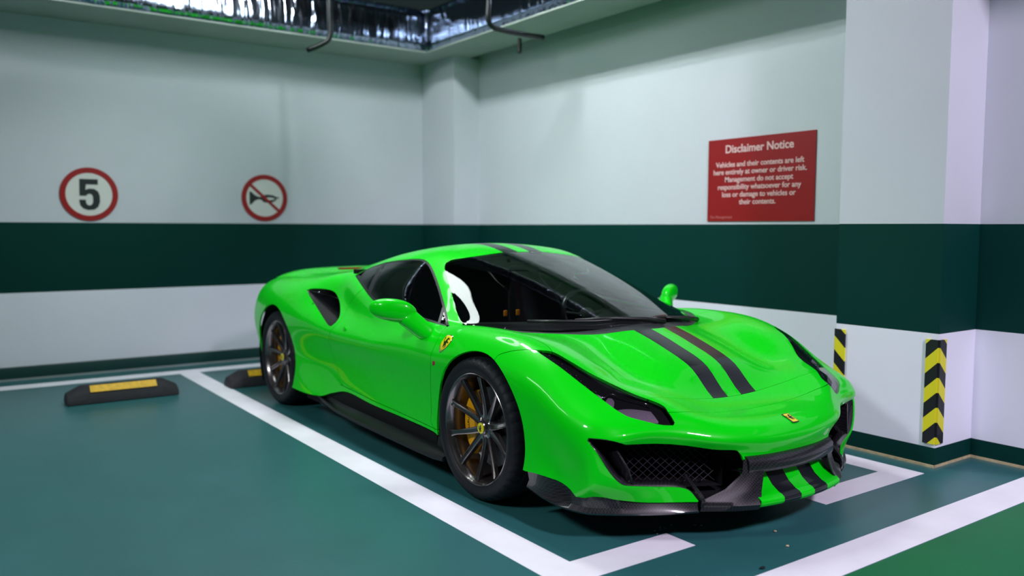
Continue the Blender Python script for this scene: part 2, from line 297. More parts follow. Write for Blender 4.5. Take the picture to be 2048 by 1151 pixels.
def uv_of(loc, k):
    q, s = divmod(k,2); i, j = divmod(q,NV-1)
    A,B,C = [np.array(_V[t]) for t in _F[k]]
    T = np.stack([B-A,C-A],1); w = np.linalg.lstsq(T,np.array(loc)-A,rcond=None)[0]
    uvs = ((i,j),(i+1,j),(i+1,j+1)) if s==0 else ((i,j),(i+1,j+1),(i,j+1))
    A2,B2,C2 = [np.array(t,float) for t in uvs]
    return A2+(B2-A2)*w[0]+(C2-A2)*w[1]
def near(p):                                       # body point nearest to (x, |y|, z)
    loc,_,k,_ = BV.find_nearest(Vector((p[0],abs(p[1]),p[2]))); return uv_of(loc,k)
def cast(p,axis):                                  # body point under p along an axis
    o = Vector((p[0],abs(p[1]),p[2])); d = {'z':Vector((0,0,-1)),'y':Vector((0,-1,0)),'x':Vector((-1,0,0))}[axis]
    loc,_,k,_ = BV.ray_cast(o-d*3,d)
    return near(p) if loc is None else uv_of(loc,k)
# outlines on the body, in car coordinates (x forward, distance from centre line, height)
OL = {
 'glass_front':[(-0.8815,0.0391,1.1497),(-0.8944,0.1431,1.1484),(-0.8927,0.3816,1.1234),(-0.9437,0.5116,1.104),(-0.9349,0.5402,1.0888),(-0.8932,0.5633,1.067),(-0.8034,0.6052,1.021),(-0.6256,0.6769,0.9343),(-0.4634,0.7418,0.8464),(-0.221,0.8595,0.7973),(-0.106,0.8324,0.8083),(-0.0186,0.7916,0.8132)],
 'hood_rear':[(0.0078,0.8018,0.8127),(-0.0021,0.5469,0.7847),(0.1125,0.377,0.7868),(0.2269,0.1599,0.7954),(0.2542,0.0244,0.7974),(0.2897,0.0,0.7871)],
 'cowl_front_edge':[(-0.0186,0.7916,0.8132),(-0.0955,0.5641,0.8014),(0.0388,0.4063,0.8028),(0.142,0.2217,0.81),(0.1939,0.0236,0.8162),(0.2653,-0.0,0.7943)],
 'side_glass':[(-1.7354,0.7392,0.9817),(-1.7358,0.6955,1.0055),(-1.7478,0.6145,1.0372),(-1.5972,0.5883,1.0709),(-1.344,0.5716,1.0982),(-1.186,0.5607,1.1065),(-1.083,0.5707,1.0944),(-0.9739,0.5978,1.058),(-0.7986,0.6596,0.9782),(-0.5948,0.7413,0.8796),(-0.3687,0.8483,0.7934),(-0.4572,0.8446,0.7908),(-0.6786,0.8451,0.8024),(-0.9172,0.8432,0.8183),(-1.1804,0.8373,0.8461),(-1.3068,0.8301,0.8656),(-1.4991,0.7957,0.9211)],
 'b_pillar':[(-1.617,0.572,1.0778),(-1.3939,0.799,0.9115),(-1.3759,0.8196,0.8846)],
 'front_divider':[(-0.5925,0.7514,0.8709),(-0.4852,0.8492,0.7884)],
 'headlight':[(0.3534,0.8321,0.756),(0.4035,0.7797,0.7514),(0.48,0.7546,0.723),(0.5604,0.7131,0.6798),(0.651,0.6503,0.6328),(0.7741,0.605,0.5944),(0.8514,0.5532,0.5651),(0.8909,0.5541,0.5403),(0.927,0.5545,0.5053),(0.9309,0.5667,0.4958),(0.9051,0.6229,0.5023),(0.8461,0.7109,0.5283),(0.7947,0.7426,0.5504),(0.7112,0.7628,0.5899),(0.5926,0.7935,0.6513),(0.4664,0.8236,0.7148),(0.3835,0.8337,0.745)],
 'lamp_lens':[(0.779,0.7336,0.5615),(0.8006,0.6898,0.5636),(0.8535,0.6161,0.5524),(0.8739,0.6142,0.5368),(0.8969,0.6121,0.5151),(0.8994,0.6174,0.5103),(0.8714,0.671,0.5207),(0.8318,0.7135,0.5369),(0.8006,0.7322,0.5502)],
 'lamp_round':[(0.7244,0.7534,0.5851),(0.7119,0.7264,0.5979),(0.7211,0.7133,0.5959),(0.7405,0.7174,0.5856),(0.761,0.7385,0.5697),(0.7608,0.7489,0.5669)],
 'lamp_led':[(0.6594,0.7612,0.6195),(0.6601,0.7528,0.6208),(0.7001,0.7451,0.6001),(0.703,0.7546,0.5964)],
 'lamp_led2':[(0.3707,0.8187,0.7549),(0.405,0.8024,0.7471),(0.4803,0.7923,0.718),(0.5578,0.7754,0.6772),(0.6406,0.7599,0.6306),(0.6413,0.7711,0.6279),(0.5888,0.7904,0.6545),(0.4621,0.8203,0.7181),(0.384,0.8288,0.7467)],
 'lamp_divide':[(0.6446,0.7634,0.6276),(0.7029,0.745,0.5986),(0.7011,0.6953,0.6088),(0.8359,0.5933,0.5693)],
 'seam_bumper':[(0.1498,0.9399,0.6765),(0.1617,0.9343,0.689),(0.1723,0.9188,0.7156),(0.1956,0.9075,0.729),(0.2465,0.8885,0.745),(0.3012,0.8641,0.755),(0.3462,0.8333,0.7579)],
 'seam_hood':[(-0.0111,0.7967,0.813),(0.0895,0.7766,0.81),(0.1994,0.7809,0.8008),(0.2893,0.7708,0.7846),(0.3554,0.7702,0.7673),(0.4035,0.7794,0.7514)],
 'seam_shut2':[(0.8901,0.5538,0.5409),(0.9114,0.4933,0.5351),(0.9116,0.3871,0.5226),(0.8947,0.2376,0.506),(0.8995,0.114,0.498),(0.9052,0.0356,0.4961),(0.9723,0.001,0.4956)],
 'seam_line1':[(0.7817,0.488,0.5863),(0.8132,0.484,0.576),(0.8178,0.4401,0.5652),(0.7853,0.2858,0.5435),(0.7775,0.1489,0.5329),(0.7762,0.0521,0.5283),(0.785,0.0,0.5225),(0.8964,0.0,0.4963)],
 'door_front':[(-0.4032,0.8447,0.7921),(-0.3888,0.8564,0.7875),(-0.3808,0.8925,0.7562),(-0.3806,0.9266,0.6997),(-0.3888,0.9444,0.6513),(-0.3876,0.948,0.5926),(-0.4176,0.9312,0.462),(-0.4116,0.9354,0.3017),(-0.3717,0.9393,0.258)],
 'door_low':[(-1.5804,0.9131,0.3045),(-1.1393,0.9166,0.2865),(-0.6899,0.9275,0.2791),(-0.37,0.9388,0.273),(-0.3149,0.9403,0.2718)],
 'door_rear':[(-1.4824,0.8002,0.9151),(-1.5409,0.8244,0.8714),(-1.6338,0.8304,0.8077),(-1.6303,0.8671,0.7397),(-1.6325,0.904,0.6939),(-1.6594,0.93,0.6578),(-1.6807,0.9415,0.6276),(-1.7118,0.9359,0.5676),(-1.7153,0.9169,0.4984),(-1.6599,0.9065,0.4036),(-1.5698,0.912,0.3105)],
 'intake':[(-2.2029,0.8845,0.8665),(-2.152,0.8671,0.878),(-2.0106,0.832,0.8824),(-1.9072,0.8144,0.8708),(-1.8347,0.8157,0.8354),(-1.7421,0.8419,0.7753),(-1.6738,0.8786,0.727),(-1.6665,0.9089,0.6906),(-1.6931,0.9272,0.6669),(-1.7459,0.9283,0.673),(-1.8565,0.917,0.7129),(-2.0092,0.9018,0.7744),(-2.1351,0.8933,0.8295)],
 'green_low':[(-0.2849,0.9404,0.2247),(-0.3691,0.9394,0.2553),(-0.6859,0.9297,0.261),(-1.1294,0.9217,0.263),(-1.4809,0.9169,0.2769),(-1.6887,0.9316,0.2387),(-1.8446,0.9504,0.1956),(-2.0686,0.9732,0.1847),(-2.2696,0.9738,0.1852)],
 'shield':[(-0.3031,0.8992,0.7563),(-0.2757,0.8989,0.7592),(-0.2479,0.9019,0.7567),(-0.239,0.9101,0.7439),(-0.2476,0.9216,0.7223),(-0.2675,0.9318,0.6992),(-0.3059,0.9395,0.6758),(-0.3243,0.9297,0.697),(-0.3285,0.9205,0.7152),(-0.3221,0.9131,0.73)],
 'marker':[(-0.3666,0.9488,0.6226),(-0.3467,0.9492,0.6253),(-0.338,0.9498,0.6143),(-0.3514,0.9493,0.6012),(-0.3666,0.9489,0.6006)],
 'arch_front':[(-0.3367,0.9402,0.2415),(-0.349,0.9346,0.3405),(-0.34,0.9327,0.444),(-0.2965,0.9435,0.5364),(-0.2185,0.9516,0.6108),(-0.1266,0.9463,0.6715),(-0.0452,0.9319,0.7086),(0.0184,0.9264,0.7161),(0.1379,0.9319,0.697),(0.2325,0.9419,0.6543),(0.3077,0.9449,0.5991),(0.3599,0.9417,0.5339),(0.3917,0.9376,0.4661),(0.4105,0.9349,0.3893),(0.4116,0.9336,0.3164),(0.4157,0.9361,0.2372)],
 'arch_rear':[(-3.0908,0.9144,0.354),(-2.9489,0.9633,0.5014),(-2.8729,0.9751,0.6126),(-2.7592,0.9773,0.685),(-2.6379,0.9721,0.7329),(-2.5496,0.9728,0.7323),(-2.432,0.9777,0.7048),(-2.3221,0.9815,0.6487),(-2.2677,0.9732,0.5735),(-2.243,0.9615,0.4882),(-2.237,0.9577,0.4015),(-2.2384,0.9623,0.3144),(-2.2503,0.9704,0.2259),(-2.2539,0.9742,0.1852)],
 'stripe_out':[(0.2363,0.1667,0.7919),(0.4383,0.1487,0.7344),(0.6466,0.1347,0.6487),(0.7747,0.1477,0.5345)],
 'stripe_in':[(0.2551,0.069,0.7958),(0.6566,0.0379,0.6434),(0.7766,0.0484,0.5279)],
 'stripe_roof':[(-0.8973,0.1471,1.1489),(-0.8955,0.0279,1.1534)],
 'opening':[(1.0994,0.1759,0.3368),(1.0954,0.1997,0.3378),(1.0732,0.2946,0.3398),(1.0659,0.305,0.3633),(1.0607,0.3363,0.3867),(1.0149,0.4273,0.3942),(0.8937,0.6924,0.4302),(0.8256,0.8761,0.4637),(0.7881,0.9013,0.4624),(0.7841,0.9054,0.4503),(0.8271,0.8843,0.4001),(0.8539,0.8449,0.3287),(0.8722,0.8018,0.2781),(0.8842,0.769,0.2633),(0.9284,0.6571,0.2528),(0.9824,0.5441,0.241),(1.0151,0.5006,0.191),(1.0117,0.5065,0.187),(0.9481,0.6074,0.187),(0.8871,0.714,0.2027)],
 'blade_low':[(0.7548,0.887,0.2061),(0.7811,0.8711,0.2148),(0.8129,0.8331,0.2138),(0.838,0.7896,0.2023),(0.8845,0.7118,0.1917),(0.9427,0.6164,0.187),(1.0086,0.511,0.187)],
 'bumper_low':[(0.4148,0.9358,0.242),(0.5023,0.9322,0.2495),(0.5993,0.9159,0.2473),(0.6642,0.9094,0.2368),(0.6953,0.9087,0.2243),(0.7186,0.9019,0.2037),(0.7475,0.88,0.1889)],
 'badge':[(1.0477,-0.0,0.489),(1.0717,0.0,0.4824),(1.1116,-0.0,0.4602),(1.1083,0.0036,0.4633)],
 'crease':[(-1.6794,0.9422,0.6182),(-1.3894,0.9368,0.6121),(-0.9815,0.9382,0.6154),(-0.6163,0.9434,0.6249),(-0.3853,0.9476,0.6314)],
}
# ------------------------------------------------------------------ outlines laid on the body surface
OL['glass_front'] = [(-.887,0,1.15),(-.888,.0391,1.1497),(-.8944,.1431,1.1484),(-.908,.38,1.1234),(-.935,.49,1.108),(-.93,.533,1.09),(-.893,.5633,1.067),(-.8033,.6052,1.021),(-.6256,.6769,.9343),(-.4634,.7418,.8464),(-.36,.772,.803),
  (-.315,.765,.8),(-.2,.70,.793),(-.06,.585,.787),(.05,.485,.785),(.13,.36,.79),(.185,.2,.805),(.207,.08,.814),(.21,0,.815)]
OL['cowl'] = [(.278,0,.79),(.268,.1,.79),(.24,.2,.79),(.195,.32,.785),(.13,.43,.78),(.05,.54,.785),(-.06,.65,.79),(-.16,.725,.8),(-.29,.785,.8),(-.345,.79,.8)]
OL['seam_hood'] = [(-.10,.69,.79),(-.06,.755,.81),(.02,.785,.813),(.09,.79,.81),(.1979,.782,.8),(.2853,.7677,.784),(.3524,.7678,.767),(.41,.785,.75)]
OL['seam_pillar'] = [(-.40,.85,.79),(-.375,.815,.795),(-.335,.775,.80)]
def crv(pts, n=5, corner=40):                      # Catmull-Rom through points, corners kept
    P = [Vector(p) for p in pts]; out = []
    L = len(P)
    def sharp(i):
        if i<=0 or i>=L-1: return True
        a = P[i]-P[i-1]; b = P[i+1]-P[i]; return a.angle(b,0) > math.radians(corner)
    for i in range(L-1):
        p1,p2 = P[i],P[i+1]; m = (p2-p1)
        t1 = m if sharp(i) else (P[i+1]-P[i-1])*.5; t2 = m if sharp(i+1) else (P[i+2]-P[i])*.5
        if t1.length>m.length*1.6: t1 = t1.normalized()*m.length
        if t2.length>m.length*1.6: t2 = t2.normalized()*m.length
        for k in range(n):
            t = k/n; out.append((2*t**3-3*t*t+1)*p1+(t**3-2*t*t+t)*t1+(3*t*t-2*t**3)*p2+(t**3-t*t)*t2)
    out.append(P[-1]); return out
def uvl(pts, n=5): return np.array([near(p) for p in crv(pts,n)])
def circ_uv(cx,cz,r,yy=.94,n=72):
    return np.array([cast((cx+r*math.cos(t),yy,cz+r*math.sin(t)),'y') for t in np.linspace(0,2*PI,n,endpoint=False)])
def jac(uv):
    e = .02; u,v = uv[:,0],uv[:,1]
    return (ev(u+e,v)-ev(u-e,v))/(2*e), (ev(u,v+e)-ev(u,v-e))/(2*e)
def offset(uv, w):                                 # move a curve sideways on the surface by w metres
    Ju,Jv = jac(uv); P = ev(uv[:,0],uv[:,1]); T = np.gradient(P,axis=0); T /= np.linalg.norm(T,axis=1,keepdims=True)+1e-12
    Nn = np.cross(Ju,Jv); Nn /= np.linalg.norm(Nn,axis=1,keepdims=True)+1e-12; D = np.cross(Nn,T)*w
    out = uv.copy()
    for i in range(len(uv)):
        A = np.stack([Ju[i],Jv[i]],1); out[i] += np.linalg.lstsq(A,D[i],rcond=None)[0]
    return out
def closed_u(uv): return uv
LOOPS = {}; STRIPS = []
g = uvl(OL['glass_front']); g[g[:,0]<0,0]=0
c_ = uvl(OL['cowl'])
iA = np.argmin(np.abs(UQ+.887)); LOOPS['windshield'] = np.vstack([[[g[0][0],-3]],g,[[g[-1][0],-3]]])
i315 = 5*11
LOOPS['cowl'] = np.vstack([g[i315-5:][::1],[[g[-1][0],-3]],[[c_[0][0],-3]],c_])
sg = uvl(OL['side_glass']+[OL['side_glass'][0]]); LOOPS['side_frame'] = sg
LOOPS['headlight'] = uvl(OL['headlight']+[OL['headlight'][0]])
LOOPS['intake'] = uvl(OL['intake']+[OL['intake'][0]])
LOOPS['arch_front'] = circ_uv(.031,.342,.378); LOOPS['arch_rear'] = circ_uv(-2.633,.342,.395)
op = uvl(OL['opening'][:18]); LOOPS['opening'] = np.vstack([[[op[0][0],-3]],op,uvl(OL['blade_low'])[::-1][:1],[[NU+3,op[-1][1]-1]],[[NU+3,-3]]])
gl = uvl(OL['green_low']); LOOPS['below_sill'] = np.vstack([[[gl[0][0]+14,NV+3]],[[gl[0][0]+14,gl[0][1]+1.5]],gl,[[gl[-1][0]-3,NV+3]]])
bl = np.vstack([uvl(OL['bumper_low'][:-1]),uvl(OL['blade_low'])])
LOOPS['below_bumper'] = np.vstack([[[bl[0][0]-6,NV+3]],[[bl[0][0]-6,bl[0][1]]],bl,[[NU+3,bl[-1][1]-3]],[[NU+3,NV+3]]])
def inset_loop(uv, w):
    a = offset(uv,w); b = offset(uv,-w)
    def area(q): return abs(np.sum(q[:-1,0]*q[1:,1]-q[1:,0]*q[:-1,1]))
    return a if area(a)<area(b) else b
sgi = inset_loop(sg,.014)
LOOPS['side_glass'] = sgi
OL['engine'] = [(-1.80,0,1.14),(-1.80,.2,1.13),(-1.84,.33,1.11),(-2.2,.40,1.03),(-2.5,.43,.97),(-2.62,.38,.97),(-2.66,0,.98)]
en = uvl(OL['engine']); LOOPS['engine_cover'] = np.vstack([[[en[0][0],-3]],en,[[en[-1][0],-3]]])
for k in ('lamp_lens','lamp_round','lamp_led','lamp_led2'): LOOPS[k] = uvl(OL[k]+[OL[k][0]])
LOOPS['marker'] = uvl(OL['marker']+[OL['marker'][0]])
STRIPS += [('pillar_b', uvl(OL['b_pillar']), .02), ('divider', uvl(OL['front_divider']), .009)]
SEAMS = [('hood',OL['seam_hood'],.0018),('shut',[(.8902,.5539,.5409),(.905,.49,.535),(.907,.387,.5226),(.903,.2376,.506),(.902,.114,.498),(.902,0,.4961)],.0018),
  ('line',[(.80,.585,.585),(.80,.53,.58),(.80,.4807,.578),(.79,.40,.565),(.777,.2855,.5434),(.7765,.1489,.5329),(.776,0,.528)],.0009),
  ('bumper',OL['seam_bumper'],.0018),('doorf',[(-.40,.838,.80)]+OL['door_front'][1:-1]+[(-.36,.9393,.262)],.0018),('doorl',OL['door_low'],.0018),('doorr',OL['door_rear'],.0018),('pillar',OL['seam_pillar'],.0018)]
EXT = {'hood':(.7,.7),'shut':(1.2,0),'line':(1,0),'bumper':(.7,2.2)}
for n_,p,w in SEAMS:
    q = uvl(p); e0,e1 = EXT.get(n_,(.7,.7)); d0 = q[0]-q[1]; d1 = q[-1]-q[-2]; q = np.vstack([q[:1]+d0/(np.linalg.norm(d0)+1e-9)*e0,q,q[-1:]+d1/(np.linalg.norm(d1)+1e-9)*e1])
    if n_ in ('shut','line'): q[-1] = (q[-2][0],-3)
    STRIPS.append(('gap_'+n_,q,w))
cr_v, cr_e = [], []
def add_poly(q, close=True):
    q = [tuple(p) for p in q]; b = len(cr_v); cr_v.extend(q); n = len(q)
    cr_e.extend([(b+i,b+i+1) for i in range(n-1)]); 
    if close: cr_e.append((b+n-1,b))
POL = {}
for k,q in LOOPS.items():
    if np.linalg.norm(q[0]-q[-1])<1e-6: q = q[:-1]
    POL[k] = q; add_poly(q)
for k,q,w in STRIPS:
    a = offset(q,w); b = offset(q,-w)[::-1]; s_ = np.vstack([a,b]); POL[k] = s_; add_poly(s_)
# racing stripe edges at constant distance from the centre line
def lane(y, x0, x1, n=90): return np.array([cast((x,y,0),'z') for x in np.linspace(x0,x1,n)])
for y in (.046,.149): add_poly(lane(y,-1.9,.80),False)
gu,gv = np.meshgrid(np.arange(NU),np.arange(NV),indexing='ij')
pts = [Vector((a,b)) for a,b in zip(gu.ravel().tolist(),gv.ravel().tolist())]
nb = len(pts); pts += [Vector((float(np.clip(a,-.0,NU-1+.0)) if False else float(a),float(b))) for a,b in cr_v]
E2 = [(a+nb,b+nb) for a,b in cr_e]
# frame of the parameter rectangle, so that nothing outside it survives
vo,eo,fo,_,_,_ = delaunay_2d_cdt(pts,E2,[],0,1e-5)
UV = np.array([(p.x,p.y) for p in vo]); FA = np.array([list(f) for f in fo])
cen = UV[FA].mean(1)
ok = (cen[:,0]>0)&(cen[:,0]<NU-1)&(cen[:,1]>0)&(cen[:,1]<NV-1); FA = FA[ok]; cen = cen[ok]
def pip(q,c):
    r = np.zeros(len(c),bool); x,y = c[:,0],c[:,1]
    for (x0,y0),(x1,y1) in zip(q,np.roll(q,-1,0)):
        if y0==y1: continue
        m = ((y0>y)!=(y1>y))&(x<(x1-x0)*(y-y0)/(y1-y0)+x0); r ^= m
    return r
TAG = np.array(['panel']*len(FA),dtype=object)
IN = {k:pip(q,cen) for k,q in POL.items()}
for k in IN:
    if k.startswith('gap_'): TAG[IN[k]] = 'gap'
TAG[IN['cowl']] = 'cowl'; TAG[IN['windshield']] = 'windshield'
TAG[IN['side_frame']] = 'side_frame'; TAG[IN['side_glass']&~IN['pillar_b']&~IN['divider']] = 'side_glass'
TAG[IN['headlight']] = 'headlight'; TAG[IN['engine_cover']&~IN['cowl']] = 'engine'; TAG[IN['marker']] = 'marker'
for k in ('intake','arch_front','arch_rear','opening','below_sill','below_bumper'): TAG[IN[k]] = 'void'
P3 = ev(UV[:,0],UV[:,1])
# the windscreen is bent about one way only: straight bands from header to base with a slight crown
_gf = np.array([tuple(p) for p in crv(OL['glass_front'],8)]); _k = int(np.argmax(_gf[:,1])); _up,_dn = _gf[:_k+1],_gf[_k:][::-1]
for i in np.unique(FA[TAG=='windshield']):
    x,y,z = P3[i]; y = min(max(y,0),_gf[_k,1]-1e-4)
    xh,zh = np.interp(y,_up[:,1],_up[:,0]),np.interp(y,_up[:,1],_up[:,2]); xb,zb = np.interp(y,_dn[:,1],_dn[:,0]),np.interp(y,_dn[:,1],_dn[:,2])
    L = max(xb-xh,1e-3); t = min(max((x-xh)/L,0),1); P3[i] = (x,P3[i][1],zh+(zb-zh)*t+.075*t*(1-t)*min(1,L/1.1)*L)
NRM = ev(UV[:,0],UV[:,1],N3); NRM /= np.linalg.norm(NRM,axis=1,keepdims=True)+1e-12
c3 = P3[FA].mean(1)
yy = np.abs(c3[:,1]); st_ = (yy>.046)&(yy<.149)&(c3[:,0]>-1.9)&(c3[:,0]<.776)&(TAG=='panel')
TAG[st_] = 'stripe'
# flood fill the tagged faces into separate panels
par = list(range(len(FA)))
def find(a):
    while par[a]!=a: par[a] = par[par[a]]; a = par[a]
    return a
edge = {}
KIND = [('panel' if t=='stripe' else t) for t in TAG]
for i,f in enumerate(FA.tolist()):
    for a,b in ((f[0],f[1]),(f[1],f[2]),(f[2],f[0])):
        k = (a,b) if a<b else (b,a)
        if k in edge:
            j = edge[k]
            if KIND[j]==KIND[i]: par[find(i)] = find(j)
        else: edge[k] = i
COMP = np.array([find(i) for i in range(len(FA))])
def seed(kind,p):
    idx = np.array([i for i in range(len(FA)) if KIND[i]==kind]); d = np.linalg.norm(c3[idx]-np.array(p),axis=1)
    return COMP[idx[d.argmin()]]
SEED = {'hood':('panel',(.45,.3,.7)),'nose':('panel',(1.0,.3,.49)),'duct':('panel',(.84,.2,.51)),'fender':('panel',(0,.88,.78)),'door':('panel',(-.9,.93,.55)),
        'shell':('panel',(-1.5,.3,1.16)),'quarter_glass':('side_glass',(-1.62,.68,1.0)),'door_glass':('side_glass',(-.95,.75,.92)),
        'vent_glass':('side_glass',(-.43,.82,.81)),'windshield':('windshield',(-.3,.2,.97)),'cowl':('cowl',(.2,.15,.8)),'side_frame':('side_frame',(-1.5,.6,1.06))}
CID = {k:seed(*v) for k,v in SEED.items()}
import collections
cc = collections.Counter(zip(COMP.tolist(),KIND))
DBG = (sorted([(n,k,[round(float(t),2) for t in c3[COMP==k[0]].mean(0)]) for k,n in cc.items()],key=lambda t:-t[0])[:30])
def piece(mask, name, m, parent, depth=.012, both=True, lift=0, flip=False, sides=(-1,1)):
    """One object from the faces in mask: outer skin plus a rim turned inwards; both = with its mirror image."""
    V,F,sharpE = [],[],set()
    fs = FA[mask]; use = np.unique(fs); mp = {int(a):i for i,a in enumerate(use)}
    ec = {}
    for f in fs.tolist():
        for a,b in ((f[0],f[1]),(f[1],f[2]),(f[2],f[0])): ec[(a,b)] = 1
    bd = [(a,b) for (a,b) in ec if (b,a) not in ec and not (UV[a][1]<1e-6 and UV[b][1]<1e-6)]
    bv = sorted({a for e in bd for a in e})
    out = []
    for s in sides:
        base = len(V)
        for a in use: p = P3[a]+NRM[a]*lift; V.append((p[0],p[1]*s,p[2]))
        rb = {}
        for a in bv: rb[a] = len(V); p = P3[a]+NRM[a]*(lift-depth); V.append((p[0],p[1]*s,p[2]))
        for f in fs.tolist():
            q = [base+mp[a] for a in f]; F.append(q if ORI*s>0 else q[::-1])
        for a,b in bd:
            q = [base+mp[a],rb[a],rb[b],base+mp[b]]; F.append(q if ORI*s>0 else q[::-1])
            sharpE.add((base+mp[a],base+mp[b]))
    me = bpy.data.meshes.new(name); me.from_pydata(V,[],F); me.update()
    me.polygons.foreach_set('use_smooth',[True]*len(F))
    at = me.attributes.new('sharp_edge','BOOLEAN','EDGE'); se = {tuple(sorted(e)) for e in sharpE}
    at.data.foreach_set('value',[tuple(sorted(e.vertices)) in se for e in me.edges])
    if 1:   # weld the centre line so that the shading runs across it
        bm = bmesh.new(); bm.from_mesh(me); bmesh.ops.remove_doubles(bm,verts=[v for v in bm.verts if abs(v.co.y)<1e-4],dist=1e-4); bm.to_mesh(me); bm.free()
    return link(name,me,m,parent)
a,b,c = P3[FA[np.where(COMP==CID['hood'])[0][0]]]
ORI = 1 if np.cross(b-a,c-a)[2]>0 else -1
# ------------------------------------------------------------------ materials of the car
def paint(name,col,flake=.25):
    m = mat(name,col,.36,metal=.0,coat=.55,coat_rough=.02,spec=.12); nt = m.node_tree; b = nt.nodes['Principled BSDF']
    tc = nt.nodes.new('ShaderNodeTexCoord'); v = nt.nodes.new('ShaderNodeTexVoronoi'); v.inputs['Scale'].default_value = 420
    nt.links.new(tc.outputs['Object'],v.inputs['Vector'])
    bp = nt.nodes.new('ShaderNodeBump'); bp.inputs['Strength'].default_value = flake; bp.inputs['Distance'].default_value = .0008
    nt.links.new(v.outputs['Color'],bp.inputs['Height']); nt.links.new(bp.outputs[0],b.inputs['Normal'])
    return m
M_paint = paint('green_metallic_paint',(.0,.66,.004),.08)
M_stripe = mat('satin_black_stripe',(.005,.006,.009),.3,coat=.45,spec=.3)
M_black = mat('black_plastic',(.008,.009,.011),.38)
M_matte = mat('matte_black',(.004,.004,.005),.8,spec=.2)
M_gap = mat('shut_gap',(.002,.02,.004),.9,spec=0)
M_cowl = mat('cowl_plastic',(.035,.045,.045),.45)
M_tyre = mat('tyre_rubber',(.007,.009,.013),.6,spec=.25)
M_rim = mat('gunmetal_rim',(.19,.165,.17),.24,metal=.9,coat=.8)
M_disc = mat('brake_disc',(.16,.16,.17),.35,metal=.9,noise=(80,.4))
M_cal = mat('yellow_caliper',(.80,.36,.0),.35,coat=.5)
M_yel = mat('emblem_yellow',(.85,.72,.0),.3,coat=.7)
M_chrome = mat('chrome',(.55,.53,.56),.12,metal=1)
M_silver = mat('lamp_reflector',(.40,.33,.40),.3,metal=.55,noise=(160,.15))
M_red = mat('red_lens',(.25,.005,.01),.15,coat=1)
M_amber = mat('amber_lens',(.45,.06,.0),.15,coat=1)
M_int = mat('cabin_fabric',(.018,.019,.022),.7)
M_seatc = mat('seat_shell_black',(.012,.013,.018),.3,coat=.4)
def carbon():
    m = mat('carbon_weave',(.01,.01,.013),.36,coat=.55,coat_rough=.08,spec=.3); nt = m.node_tree; b = nt.nodes['Principled BSDF']
    tc = nt.nodes.new('ShaderNodeTexCoord'); mp = nt.nodes.new('ShaderNodeMapping'); mp.inputs['Rotation'].default_value = (.2,.3,.6)
    ck = nt.nodes.new('ShaderNodeTexChecker'); ck.inputs['Scale'].default_value = 150
    ck.inputs[1].default_value = (.004,.004,.005,1); ck.inputs[2].default_value = (.022,.021,.028,1)
    nt.links.new(tc.outputs['Object'],mp.inputs[0]); nt.links.new(mp.outputs[0],ck.inputs[0]); nt.links.new(ck.outputs[0],b.inputs['Base Color'])
    return m
M_carbon = carbon()
def glass(name,tint,refl=1.0):
    m = bpy.data.materials.new(name); m.use_nodes = True; nt = m.node_tree; nt.nodes.clear()
    o = nt.nodes.new('ShaderNodeOutputMaterial'); t = nt.nodes.new('ShaderNodeBsdfTransparent'); t.inputs[0].default_value = (*tint,1)
    g = nt.nodes.new('ShaderNodeBsdfGlossy'); g.inputs['Roughness'].default_value = .0; g.inputs[0].default_value = (1,1,1,1)
    f = nt.nodes.new('ShaderNodeFresnel'); f.inputs[0].default_value = 1.5
    mx = nt.nodes.new('ShaderNodeMixShader'); nt.links.new(f.outputs[0],mx.inputs[0]); nt.links.new(t.outputs[0],mx.inputs[1]); nt.links.new(g.outputs[0],mx.inputs[2])
    nt.links.new(mx.outputs[0],o.inputs[0]); return m
M_glass = glass('windscreen_glass',(.72,.80,.78)); M_glass2 = glass('tinted_side_glass',(.30,.34,.38)); M_lamp = glass('clear_lamp_cover',(.85,.86,.9))

CAR = thing('sports_car','bright green low sports car with twin black stripes parked in the white-lined bay','car',(-.8,0,0))
CAR_INV = Vector((.8,0,0))
def onto(o, parent=CAR):                           # mesh data is in world coordinates: keep it there under its parent
    o.parent = parent; o.matrix_parent_inverse = CAR.matrix_world.inverted() if parent is CAR else Matrix()
    return o
CAR.matrix_world = Matrix.Translation((-.8,0,0))
def P(*a,**k):
    par_ = k.pop('par',CAR); o = piece(*a,CAR,**k); onto(o,par_); return o
# ------------------------------------------------------------------ panels
P((COMP==CID['shell'])&(TAG!='stripe'),'body_shell',M_paint)
door_objs = {}
for s in (-1,1):
    d = P((COMP==CID['door']),'door',M_paint,sides=(s,)); door_objs[s] = d
    P((COMP==CID['door_glass']),'side_window',M_glass2,sides=(s,),depth=.004,par=d,lift=-.003)
    P((COMP==CID['vent_glass']),'vent_window',M_glass2,sides=(s,),depth=.004,par=d,lift=-.003)
    P(TAG=='side_frame','window_seal',M_black,sides=(s,),lift=-.002)
    P((COMP==CID['quarter_glass']),'quarter_window',M_glass2,sides=(s,),depth=.004,lift=-.003)
    P((COMP==CID['fender']),'front_fender',M_paint,sides=(s,))
    P(TAG=='marker','side_marker',M_red,sides=(s,),lift=.002)
hood = P((COMP==CID['hood'])&(TAG!='stripe'),'hood',M_paint)
nose = P((COMP==CID['nose'])&(TAG!='stripe'),'front_bumper',M_paint)
duct = P((COMP==CID['duct'])&(TAG!='stripe'),'air_duct_panel',M_paint)
for s in (-1,1):
    P((COMP==CID['hood'])&(TAG=='stripe'),'hood_stripe',M_stripe,sides=(s,),par=hood)
    P((COMP==CID['shell'])&(TAG=='stripe'),'roof_stripe',M_stripe,sides=(s,))
P(TAG=='windshield','windshield',M_glass,depth=.005)
P(TAG=='cowl','cowl_panel',M_cowl,lift=-.006)
P(TAG=='engine','engine_cover',M_black)
